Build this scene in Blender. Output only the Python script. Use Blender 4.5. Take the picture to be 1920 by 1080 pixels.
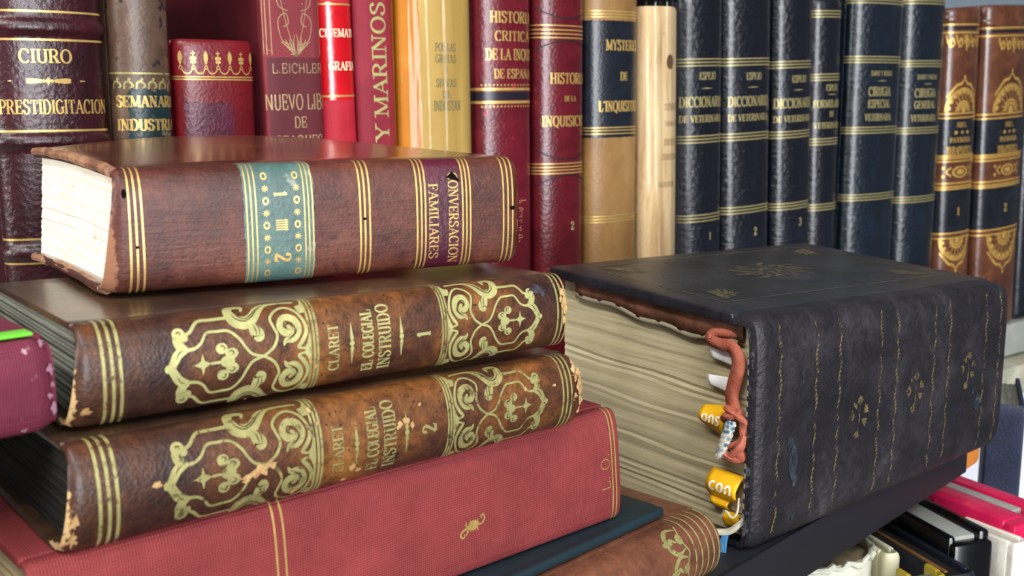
import bpy, bmesh, math, random
from mathutils import Vector, Matrix
R = math.radians
scene = bpy.context.scene
COL = scene.collection
for o in list(bpy.data.objects):
    bpy.data.objects.remove(o)

# ------------------------------------------------------------------ camera
cam_d = bpy.data.cameras.new('camera')
cam_d.sensor_width = 36.0
cam_d.lens = 37.5
cam_d.clip_start = 0.01
cam_d.clip_end = 50
cam = bpy.data.objects.new('camera', cam_d)
COL.objects.link(cam)
PIT, YAW, ROLL = R(9.96), R(43.5), R(0.25)
_fh = Vector((math.cos(YAW), math.sin(YAW), 0)); _rh = Vector((math.sin(YAW), -math.cos(YAW), 0))
_fw = _fh * math.cos(PIT) - Vector((0, 0, math.sin(PIT)))
_up = _fh * math.sin(PIT) + Vector((0, 0, math.cos(PIT)))
_r = _rh * math.cos(ROLL) - _up * math.sin(ROLL)
_u = _up * math.cos(ROLL) + _rh * math.sin(ROLL)
M = Matrix((( _r.x, _u.x, -_fw.x, 0.0), (_r.y, _u.y, -_fw.y, -0.160), (_r.z, _u.z, -_fw.z, 0.14), (0, 0, 0, 1)))
cam.matrix_world = M
scene.camera = cam
cam_d.dof.use_dof = True
cam_d.dof.focus_distance = 0.315
cam_d.dof.aperture_fstop = 30.0

# ------------------------------------------------------------------ world, lamps, exposure
scene.view_settings.view_transform = 'Standard'
scene.view_settings.look = 'None'
scene.view_settings.exposure = 0.0
scene.view_settings.gamma = 1.0
scene.view_settings.use_curve_mapping = False
world = bpy.data.worlds.new('world')
scene.world = world
world.use_nodes = True
bg = world.node_tree.nodes['Background']
bg.inputs[0].default_value = (0.86, 0.90, 1.0, 1)
bg.inputs[1].default_value = 0.10

def area(name, loc, target, sx, sy, power, col=(1, 1, 1)):
    d = bpy.data.lights.new(name, 'AREA')
    d.shape = 'RECTANGLE'; d.size = sx; d.size_y = sy; d.energy = power; d.color = col
    o = bpy.data.objects.new(name, d); COL.objects.link(o)
    o.location = loc
    o.rotation_euler = (Vector(target) - Vector(loc)).to_track_quat('-Z', 'Y').to_euler()
    return o
area('ceiling_tube_or_fill', (-0.75, -0.70, 1.35), (0.3, 0.1, 0.1), 1.2, 0.12, 15, (1.0, 0.97, 0.92))
area('ceiling_tube_or_fill', (0.05, -1.25, 1.40), (0.4, 0.1, 0.1), 1.2, 0.12, 8, (0.97, 0.98, 1.0))
area('ceiling_tube_or_fill', (-0.45, 0.05, 0.95), (0.28, 0.02, 0.05), 0.8, 0.1, 6, (1.0, 0.98, 0.94))  # added fill lamp, brightens the head and tabs of the black book
area('shop_window', (-0.62, -2.05, 0.35), (0.5, 0.2, 0.15), 0.40, 1.3, 41, (0.93, 0.96, 1.0))
area('shop_window', (-0.20, -2.20, 0.35), (0.5, 0.2, 0.15), 0.26, 1.3, 28, (0.93, 0.96, 1.0))
area('side_window', (-1.5, 0.30, 0.50), (0.2, 0.1, 0.08), 0.7, 0.7, 25, (1.0, 0.99, 0.96))

# ------------------------------------------------------------------ material helpers
def lin(c):
    c = c / 255.0
    return c / 12.92 if c <= 0.04045 else ((c + 0.055) / 1.055) ** 2.4
def rgb(r, g, b): return (lin(r), lin(g), lin(b), 1)

class NT:
    def __init__(s, name):
        s.m = bpy.data.materials.new(name); s.m.use_nodes = True
        s.t = s.m.node_tree; s.n = s.t.nodes
        s.b = s.n['Principled BSDF']; s.out = s.n['Material Output']
        s.tc = s.n.new('ShaderNodeTexCoord')
        s.obj = s.tc.outputs['Object']
    def link(s, a, b): s.t.links.new(a, b)
    def mapping(s, scale=(1, 1, 1), src=None):
        mp = s.n.new('ShaderNodeMapping'); mp.inputs['Scale'].default_value = scale
        s.link(src or s.obj, mp.inputs['Vector']); return mp.outputs[0]
    def noise(s, scale, detail=4, rough=.6, vec=None, dist=0):
        x = s.n.new('ShaderNodeTexNoise'); x.inputs['Scale'].default_value = scale
        x.inputs['Detail'].default_value = detail; x.inputs['Roughness'].default_value = rough
        x.inputs['Distortion'].default_value = dist
        s.link(vec or s.obj, x.inputs['Vector']); return x.outputs['Fac']
    def voronoi(s, scale, vec=None, feat='F1'):
        x = s.n.new('ShaderNodeTexVoronoi'); x.inputs['Scale'].default_value = scale; x.feature = feat
        s.link(vec or s.obj, x.inputs['Vector']); return x.outputs['Distance']
    def ramp(s, fac, stops):
        x = s.n.new('ShaderNodeValToRGB'); e = x.color_ramp.elements
        while len(e) < len(stops): e.new(.5)
        for i, (p, c) in enumerate(stops):
            e[i].position = p; e[i].color = c if len(c) == 4 else (*c, 1)
        s.link(fac, x.inputs[0]); return x.outputs[0]
    def step(s, fac, lo, hi):
        x = s.n.new('ShaderNodeMapRange'); x.interpolation_type = 'SMOOTHSTEP'
        x.inputs['From Min'].default_value = lo; x.inputs['From Max'].default_value = hi
        s.link(fac, x.inputs['Value']); return x.outputs[0]
    def math(s, op, a, b=None, clamp=False):
        x = s.n.new('ShaderNodeMath'); x.operation = op; x.use_clamp = clamp
        for i, v in enumerate((a, b)):
            if v is None: continue
            if isinstance(v, (int, float)): x.inputs[i].default_value = v
            else: s.link(v, x.inputs[i])
        return x.outputs[0]
    def mix(s, fac, a, b):
        x = s.n.new('ShaderNodeMix'); x.data_type = 'RGBA'
        for i, v in ((0, fac), (6, a), (7, b)):
            if isinstance(v, (int, float)): x.inputs[i].default_value = v
            elif isinstance(v, tuple): x.inputs[i].default_value = v
            else: s.link(v, x.inputs[i])
        return x.outputs[2]
    def axis(s, k):
        x = s.n.new('ShaderNodeSeparateXYZ'); s.link(s.obj, x.inputs[0]); return x.outputs[k]
    def bump(s, h, strength, dist=.0005):
        x = s.n.new('ShaderNodeBump'); x.inputs['Strength'].default_value = strength
        x.inputs['Distance'].default_value = dist
        s.link(h, x.inputs['Height']); s.link(x.outputs[0], s.b.inputs['Normal'])
    def base(s, c):
        if isinstance(c, tuple): s.b.inputs['Base Color'].default_value = c
        else: s.link(c, s.b.inputs['Base Color'])
    def p(s, rough=None, spec=None, metal=None, coat=None, coatr=.2):
        if rough is not None: s.b.inputs['Roughness'].default_value = rough
        if spec is not None: s.b.inputs['Specular IOR Level'].default_value = spec
        if metal is not None: s.b.inputs['Metallic'].default_value = metal
        if coat is not None:
            s.b.inputs['Coat Weight'].default_value = coat; s.b.inputs['Coat Roughness'].default_value = coatr
        return s

def leather(name, stops, scale=60, rough=.4, bump=.25, grain=900, spec=.5, stretch=(1, 1, 1), wear=None, specks=None, crease=None, coat=0, coatr=.2, mottle=0):
    """stops: list of (pos, rgb); wear: (axis, lo, hi, width, colour) pale rubbed patches at the two ends"""
    q = NT(name)
    v = q.mapping(stretch)
    col = q.ramp(q.noise(scale, 6, .65, v, .4), stops)
    if mottle:
        g = q.ramp(q.noise(330, 8, .72), [(.34, (1 - mottle,) * 3), (.52, (1, 1, 1)), (.68, (1 + mottle * .6,) * 3)])
        mm = q.n.new('ShaderNodeMix'); mm.data_type = 'RGBA'; mm.blend_type = 'MULTIPLY'; mm.inputs[0].default_value = 1
        q.link(col, mm.inputs[6]); q.link(g, mm.inputs[7]); col = mm.outputs[2]
    if specks:
        thr, c, sc = specks
        col = q.mix(q.step(q.noise(sc, 3, .6), thr, thr + .06), col, c)
    if wear:
        for (ax, lo, hi, wd, c) in wear:
            a = q.axis(ax)
            d = q.math('MINIMUM', q.math('SUBTRACT', a, lo), q.math('SUBTRACT', hi, a))
            k = q.math('ADD', q.math('DIVIDE', d, wd), q.math('MULTIPLY', q.noise(190, 5, .7), 2.4))
            col = q.mix(q.step(k, 1.42, 1.22), col, c)
    q.base(col)
    h = q.math('ADD', q.noise(grain, 3, .6), q.math('MULTIPLY', q.voronoi(grain * .7), .5))
    if crease:
        cs, ck = crease
        h = q.math('ADD', h, q.math('MULTIPLY', q.noise(1, 5, .6, q.mapping(cs), .6), ck))
    q.bump(h, bump, .0006)
    q.p(rough, spec, coat=coat, coatr=coatr)
    return q.m

def cloth(name, c1, c2, period=.00045, bump=.5, rough=.75, ax=(0, 1), spots=None):
    q = NT(name)
    ws = []
    for a in (0, 1, 2):
        w = q.n.new('ShaderNodeTexWave'); w.wave_type = 'BANDS'; w.bands_direction = 'XYZ'[a]
        w.inputs['Scale'].default_value = 0.314 / period / 1.0
        w.inputs['Distortion'].default_value = 1.2; w.inputs['Detail'].default_value = 1
        w.inputs['Detail Scale'].default_value = .6
        q.link(q.obj, w.inputs['Vector']); ws.append(w.outputs['Fac'])
    h = q.math('MULTIPLY', q.math('ADD', ws[0], .15), q.math('ADD', q.math('MULTIPLY', q.math('ADD', ws[1], ws[2]), .5), .15))
    col = q.ramp(q.noise(45, 5, .7), [(.32, c1), (.68, c2)])
    col = q.mix(q.math('MULTIPLY', q.step(h, .1, .9), .30), col, tuple(min(1, x * 1.5 + .02) for x in c2[:3]) + (1,))
    if spots: col = q.mix(q.step(q.noise(240, 3, .6), .66, .72), col, spots)
    q.base(col); q.bump(h, bump, .0004); q.p(rough, .3)
    return q.m

def plain(name, c, rough=.5, spec=.5, metal=0, bump=0, bs=400, var=.12, vs=40):
    q = NT(name)
    dk = tuple(x * (1 - var) for x in c[:3]) + (1,); lt = tuple(min(1, x * (1 + var)) for x in c[:3]) + (1,)
    q.base(q.ramp(q.noise(vs, 4), [(.3, dk), (.7, lt)])); q.p(rough, spec, metal)
    if bump: q.bump(q.noise(bs, 4), bump)
    return q.m

def gilt(name, c, wear=.42, scale=420, metal=.55, rough=.38, soft=.1):
    """gold leaf that has rubbed away in patches"""
    q = NT(name)
    dk = tuple(x * .72 for x in c[:3]) + (1,)
    q.base(q.ramp(q.noise(260, 4), [(.3, dk), (.65, c)])); q.p(rough, .5, metal)
    q.bump(q.noise(1200, 2), .15, .0003)
    tr = q.n.new('ShaderNodeBsdfTransparent'); mx = q.n.new('ShaderNodeMixShader')
    q.link(q.step(q.noise(scale, 6, .75), wear - soft, wear), mx.inputs[0])
    q.link(tr.outputs[0], mx.inputs[1]); q.link(q.b.outputs[0], mx.inputs[2]); q.link(mx.outputs[0], q.out.inputs[0])
    return q.m

def pages(name, stops, stretch, scale=1, rough=.8, bump=.4, foxing=None):
    q = NT(name)
    v = q.mapping(stretch)
    f = q.math('ADD', q.math('MULTIPLY', q.noise(scale, 4, .7, v), .7), q.math('MULTIPLY', q.noise(45, 4, .6), .3))
    col = q.ramp(f, stops)
    if foxing: col = q.mix(q.step(q.noise(foxing[1], 5, .7), .6, .74), col, foxing[0])
    q.base(col); q.bump(q.noise(scale, 3, .7, v), bump, .0006); q.p(rough, .2)
    return q.m

def film(name, alpha=.14):
    q = NT(name)
    tr = q.n.new('ShaderNodeBsdfTransparent'); tr.inputs[0].default_value = (.97, .97, .95, 1)
    gl = q.n.new('ShaderNodeBsdfGlossy'); gl.inputs['Roughness'].default_value = .07
    fr = q.n.new('ShaderNodeFresnel'); fr.inputs[0].default_value = 1.45
    bm = q.n.new('ShaderNodeBump'); bm.inputs['Strength'].default_value = .12; bm.inputs['Distance'].default_value = .002
    q.link(q.noise(1, 3, .5, q.mapping((160, 160, 6))), bm.inputs['Height'])
    q.link(bm.outputs[0], gl.inputs['Normal']); q.link(bm.outputs[0], fr.inputs['Normal'])
    mx = q.n.new('ShaderNodeMixShader')
    q.link(q.math('ADD', q.math('MULTIPLY', fr.outputs[0], .30), alpha * .06), mx.inputs[0])
    q.link(tr.outputs[0], mx.inputs[1]); q.link(gl.outputs[0], mx.inputs[2]); q.link(mx.outputs[0], q.out.inputs[0])
    return q.m

# ------------------------------------------------------------------ object helpers
def obj(name, bm, mat, parent=None, smooth=True, auto=None):
    me = bpy.data.meshes.new(name)
    bmesh.ops.recalc_face_normals(bm, faces=bm.faces)
    if smooth:
        for f in bm.faces: f.smooth = True
        for e in bm.edges:
            if len(e.link_faces) == 2 and e.calc_face_angle(0) > (auto or .7): e.smooth = False
    bm.to_mesh(me); bm.free()
    me.materials.append(mat)
    o = bpy.data.objects.new(name, me); COL.objects.link(o)
    if parent: o.parent = parent
    return o
def tag(o, label, cat, group=None, kind=None):
    o['label'] = label
    if cat: o['category'] = cat
    if group: o['group'] = group
    if kind: o['kind'] = kind
    return o
def empty(name, loc, rot=(0, 0, 0)):
    o = bpy.data.objects.new(name, None); COL.objects.link(o)
    o.location = loc; o.rotation_euler = rot; o.empty_display_size = .02
    return o
def add_box(bm, lo, hi, bev=0, seg=2, fn=None):
    x0, y0, z0 = lo; x1, y1, z1 = hi
    vs = [bm.verts.new(p) for p in ((x0, y0, z0), (x1, y0, z0), (x1, y1, z0), (x0, y1, z0), (x0, y0, z1), (x1, y0, z1), (x1, y1, z1), (x0, y1, z1))]
    fs = [bm.faces.new([vs[i] for i in f]) for f in ((0, 3, 2, 1), (4, 5, 6, 7), (0, 1, 5, 4), (1, 2, 6, 5), (2, 3, 7, 6), (3, 0, 4, 7))]
    es = list({e for f in fs for e in f.edges})
    if bev:
        bmesh.ops.bevel(bm, geom=es, offset=bev, segments=seg, profile=.5, affect='EDGES')
def box_obj(name, lo, hi, mat, parent=None, bev=.0006):
    bm = bmesh.new(); add_box(bm, lo, hi, bev); return obj(name, bm, mat, parent)
def add_tube(bm, pts, rad, n=8, flat=1.0):
    pts = [Vector(p) for p in pts]
    rads = rad if isinstance(rad, (list, tuple)) else [rad] * len(pts)
    rings = []; ref = Vector((0.13, 0.3, .94)).normalized()
    for i, p in enumerate(pts):
        t = (pts[min(i + 1, len(pts) - 1)] - pts[max(i - 1, 0)]).normalized()
        a = ref.cross(t)
        if a.length < 1e-4: a = Vector((1, 0, 0)).cross(t)
        a.normalize(); b = t.cross(a)
        rings.append([bm.verts.new(p + (a * math.cos(k * 2 * math.pi / n) + b * math.sin(k * 2 * math.pi / n) * flat) * rads[i]) for k in range(n)])
    for r0, r1 in zip(rings, rings[1:]):
        for k in range(n): bm.faces.new((r0[k], r0[(k + 1) % n], r1[(k + 1) % n], r1[k]))
    bm.faces.new(rings[0][::-1]); bm.faces.new(rings[-1])

def catmull(pts, sub=6):
    if len(pts) < 3: return list(pts)
    P = [pts[0]] + list(pts) + [pts[-1]]; out = []
    for i in range(1, len(P) - 2):
        p0, p1, p2, p3 = P[i - 1:i + 3]
        for k in range(sub):
            t = k / sub
            out.append(tuple(.5 * ((2 * b) + (-a + c) * t + (2 * a - 5 * b + 4 * c - d) * t * t + (-a + 3 * b - 3 * c + d) * t ** 3) for a, b, c, d in zip(p0, p1, p2, p3)))
    out.append(tuple(pts[-1])); return out

# ------------------------------------------------------------------ 2-D strokes (gold tooling and lettering)
class Ink:
    """collects variable-width strokes in a flat (u, v) sheet; wrapped afterwards on a book's own surface"""
    def __init__(s): s.faces = []
    def stroke(s, pts, w, step=None, close=False):
        ws = list(w) if isinstance(w, (list, tuple)) else [w] * len(pts)
        P, W = [], []
        for i in range(len(pts) - 1):
            (x0, y0), (x1, y1) = pts[i], pts[i + 1]
            d = math.hypot(x1 - x0, y1 - y0); n = max(1, int(d / step)) if step else 1
            for k in range(n):
                t = k / n; P.append((x0 + (x1 - x0) * t, y0 + (y1 - y0) * t)); W.append(ws[i] + (ws[i + 1] - ws[i]) * t)
        P.append(pts[-1]); W.append(ws[-1])
        L = []
        for i, (x, y) in enumerate(P):
            a, b = P[max(i - 1, 0)], P[min(i + 1, len(P) - 1)]
            tx, ty = b[0] - a[0], b[1] - a[1]; l = math.hypot(tx, ty) or 1
            nx, ny = -ty / l * W[i] / 2, tx / l * W[i] / 2
            L.append(((x + nx, y + ny), (x - nx, y - ny)))
        for (a, b), (c, d) in zip(L, L[1:]): s.faces.append((a, b, d, c))
        return s
    def curve(s, pts, w, sub=6):
        if isinstance(w, (list, tuple)):
            q = catmull([(p[0], p[1], k) for p, k in zip(pts, w)], sub)
            return s.stroke([(a, b) for a, b, _ in q], [max(c, 0) for _, _, c in q])
        return s.stroke(catmull(pts, sub), w)
    def disc(s, x, y, rx, ry=None, n=12, hole=0):
        ry = ry or rx; P = [(math.cos(2 * math.pi * k / n), math.sin(2 * math.pi * k / n)) for k in range(n)]
        for k in range(n):
            a, b = P[k], P[(k + 1) % n]
            if hole:
                s.faces.append(((x + a[0] * rx * hole, y + a[1] * ry * hole), (x + a[0] * rx, y + a[1] * ry), (x + b[0] * rx, y + b[1] * ry), (x + b[0] * rx * hole, y + b[1] * ry * hole)))
            else: s.faces.append(((x, y), (x + a[0] * rx, y + a[1] * ry), (x + b[0] * rx, y + b[1] * ry)))
        return s
    def rect(s, x0, y0, x1, y1, step=.002):
        nx = max(1, int(abs(x1 - x0) / step)); ny = max(1, int(abs(y1 - y0) / step))
        for i in range(nx):
            for j in range(ny):
                a, b = x0 + (x1 - x0) * i / nx, x0 + (x1 - x0) * (i + 1) / nx
                c, d = y0 + (y1 - y0) * j / ny, y0 + (y1 - y0) * (j + 1) / ny
                s.faces.append(((a, c), (b, c), (b, d), (a, d)))
        return s
    def add(s, other, f=lambda p: p):
        for fc in other.faces: s.faces.append(tuple(f(p) for p in fc))
        return s
    def mesh(s, f):
        bm = bmesh.new(); cache = {}
        for fc in s.faces:
            vs = []
            for p in fc:
                k = (round(p[0] * 1e6), round(p[1] * 1e6))
                if k not in cache: cache[k] = bm.verts.new(f(p[0], p[1]))
                if cache[k] not in vs: vs.append(cache[k])
            if len(vs) > 2:
                try: bm.faces.new(vs)
                except ValueError: pass
        return bm

def arc(cx, cy, rx, ry, a0, a1, n=10):
    return [(cx + rx * math.cos(R(a0 + (a1 - a0) * k / n)), cy + ry * math.sin(R(a0 + (a1 - a0) * k / n))) for k in range(n + 1)]
# glyphs: (advance, [(mode, points)], [serif x, y]) in a box 1 high; modes: k thick, n thin, c pen-like
def _glyphs():
    G = {}
    G['A'] = (.72, [('n', [(.06, 0), (.36, 1)]), ('k', [(.34, 1), (.64, 0)]), ('n', [(.16, .36), (.53, .36)])], [(.06, 0), (.64, 0)])
    G['B'] = (.64, [('k', [(.12, 0), (.12, 1)]), ('c', [(.12, 1)] + arc(.3, .76, .22, .24, 90, -90) + [(.12, .52)]), ('c', [(.12, .52)] + arc(.32, .26, .25, .26, 90, -90) + [(.12, 0)])], [(.07, 0), (.07, 1)])
    G['C'] = (.66, [('c', arc(.36, .5, .3, .5, 42, 318, 18)), ('n', [(.58, .66), (.59, .96)])], [])
    G['D'] = (.7, [('k', [(.12, 0), (.12, 1)]), ('c', [(.12, 1)] + arc(.28, .5, .34, .5, 90, -90, 14) + [(.12, 0)])], [(.07, 0), (.07, 1)])
    G['E'] = (.6, [('k', [(.12, 0), (.12, 1)]), ('n', [(.05, .97), (.53, .97), (.54, .72)]), ('n', [(.05, .03), (.54, .03), (.56, .3)]), ('n', [(.12, .51), (.42, .51)]), ('n', [(.42, .4), (.42, .62)])], [])
    G['F'] = (.57, [('k', [(.12, 0), (.12, 1)]), ('n', [(.05, .97), (.52, .97), (.53, .7)]), ('n', [(.12, .51), (.4, .51)]), ('n', [(.4, .4), (.4, .62)])], [(.12, 0)])
    G['G'] = (.7, [('c', arc(.36, .5, .3, .5, 42, 330, 18)), ('k', [(.6, .05), (.6, .44)])], [(.6, .44)])
    G['H'] = (.74, [('k', [(.14, 0), (.14, 1)]), ('k', [(.6, 0), (.6, 1)]), ('n', [(.14, .51), (.6, .51)])], [(.14, 0), (.14, 1), (.6, 0), (.6, 1)])
    G['I'] = (.3, [('k', [(.15, 0), (.15, 1)])], [(.15, 0), (.15, 1)])
    G['J'] = (.46, [('c', [(.32, 1), (.32, .25)] + arc(.2, .2, .12, .2, 0, -170, 8))], [(.32, 1)])
    G['L'] = (.57, [('k', [(.12, 0), (.12, 1)]), ('n', [(.05, .03), (.52, .03), (.54, .34)])], [(.12, 1)])
    G['M'] = (.88, [('n', [(.1, 0), (.12, 1)]), ('k', [(.12, 1), (.44, .05)]), ('n', [(.44, .05), (.74, 1)]), ('k', [(.76, 0), (.74, 1)])], [(.1, 0), (.08, 1), (.76, 0), (.78, 1)])
    G['N'] = (.74, [('n', [(.12, 0), (.12, 1)]), ('k', [(.12, 1), (.6, .02)]), ('n', [(.6, 0), (.6, 1)])], [(.12, 0), (.08, 1), (.6, 1)])
    G['O'] = (.74, [('c', arc(.37, .5, .31, .5, 90, 450, 22))], [])
    G['P'] = (.6, [('k', [(.12, 0), (.12, 1)]), ('c', [(.12, 1)] + arc(.3, .73, .25, .27, 90, -90) + [(.12, .46)])], [(.12, 0), (.07, 1)])
    G['Q'] = (.74, [('c', arc(.37, .5, .31, .5, 90, 450, 22)), ('c', [(.38, .12), (.5, -.08), (.68, -.14)])], [])
    G['R'] = (.68, [('k', [(.12, 0), (.12, 1)]), ('c', [(.12, 1)] + arc(.3, .75, .23, .25, 90, -90) + [(.12, .5)]), ('k', [(.34, .5), (.56, .02)])], [(.12, 0), (.07, 1), (.6, 0)])
    G['S'] = (.56, [('c', catmull([(.47, .76), (.42, .94), (.26, 1), (.1, .88), (.11, .68), (.28, .54), (.44, .42), (.49, .22), (.36, .03), (.2, .0), (.08, .1), (.06, .28)], 4))], [])
    G['T'] = (.62, [('k', [(.31, 0), (.31, 1)]), ('n', [(.04, .74), (.05, .97), (.57, .97), (.58, .74)])], [(.31, 0)])
    G['U'] = (.7, [('c', [(.13, 1), (.13, .3)] + arc(.35, .26, .22, .26, 180, 360, 10) + [(.57, 1)])], [(.13, 1), (.57, 1)])
    G['V'] = (.7, [('k', [(.07, 1), (.35, 0)]), ('n', [(.35, 0), (.63, 1)])], [(.07, 1), (.63, 1)])
    G['X'] = (.68, [('k', [(.08, 1), (.6, 0)]), ('n', [(.08, 0), (.6, 1)])], [(.08, 1), (.6, 0), (.08, 0), (.6, 1)])
    G['Y'] = (.68, [('k', [(.06, 1), (.34, .48)]), ('n', [(.34, .48), (.62, 1)]), ('k', [(.34, .5), (.34, 0)])], [(.06, 1), (.62, 1), (.34, 0)])
    G['Z'] = (.62, [('n', [(.07, .78), (.08, .97), (.54, .97)]), ('k', [(.54, .97), (.06, .03)]), ('n', [(.06, .03), (.54, .03), (.56, .26)])], [])
    G['1'] = (.4, [('k', [(.22, 0), (.22, 1)]), ('n', [(.06, .78), (.22, .98)])], [(.22, 0)])
    G['2'] = (.56, [('c', catmull([(.08, .7), (.12, .92), (.28, 1), (.46, .86), (.44, .64), (.24, .34), (.06, .05)], 4)), ('k', [(.06, .06), (.5, .06)]), ('n', [(.5, .02), (.54, .26)])], [])
    G['3'] = (.54, [('c', catmull([(.08, .8), (.2, .98), (.4, .93), (.42, .68), (.22, .54), (.44, .44), (.48, .18), (.3, .0), (.12, .04), (.05, .2)], 4))], [])
    G['.'] = (.28, [('k', [(.12, -.0), (.12, .15)])], [])
    G["'"] = (.2, [('k', [(.1, .8), (.1, 1)])], [])
    G['c'] = (.5, [('n', arc(.28, .3, .2, .28, 48, 312, 12))], [])
    G['o'] = (.58, [('n', arc(.28, .3, .21, .28, 90, 450, 16))], [])
    G['n'] = (.56, [('n', [(.09, 0), (.09, .56)]), ('n', [(.09, .34)] + arc(.27, .36, .18, .22, 170, 0, 8) + [(.45, 0)])], [])
    G['s'] = (.46, [('n', catmull([(.36, .5), (.22, .58), (.1, .48), (.14, .36), (.28, .28), (.36, .14), (.22, .02), (.06, .08)], 4))], [])
    G['l'] = (.2, [('n', [(.1, 0), (.1, .9)])], [])
    G['\u00d1'] = G['N']
    return G
GL = _glyphs()
def text(ink, s, cx, cy, h, width=None, thick=.17, thin=.06, serif=True, track=.06, xs=1.0, anchor=.5):
    """letters centred on (cx, cy), h high; width squeezes the line to that length"""
    adv = []
    for ch in s: adv.append(.34 if ch == ' ' else GL[ch][0] + track)
    tot = sum(adv) * h * xs
    k = (width / tot) if width else 1.0
    x = cx - tot * k * anchor
    sx = h * xs * k
    for ch, a in zip(s, adv):
        if ch != ' ':
            _, strokes, serifs = GL[ch]
            f = lambda p: (x + p[0] * sx, cy + (p[1] - .5) * h)
            kx = min(1.0, max(.45, sx / h))
            for mode, pts in strokes:
                q = [f(p) for p in pts]
                if mode == 'k': ink.stroke(q, thick * h * kx, h * .3)
                elif mode == 'n': ink.stroke(q, thin * h, h * .3)
                else:
                    w = []
                    for i in range(len(q)):
                        a0, b0 = q[max(i - 1, 0)], q[min(i + 1, len(q) - 1)]
                        d = math.hypot(b0[0] - a0[0], b0[1] - a0[1]) or 1
                        w.append((thin + (thick * kx - thin) * (abs(b0[1] - a0[1]) / d) ** 1.3) * h)
                    ink.stroke(q, w)
            if serif:
                for (px, py) in serifs:
                    c = f((px, py)); w = .15 * sx; yy = c[1] + (h * .03 if py < .5 else -h * .03)
                    ink.stroke([(c[0] - w, yy), (c[0] + w, yy)], thin * h)
        x += a * sx
    return ink

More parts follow.
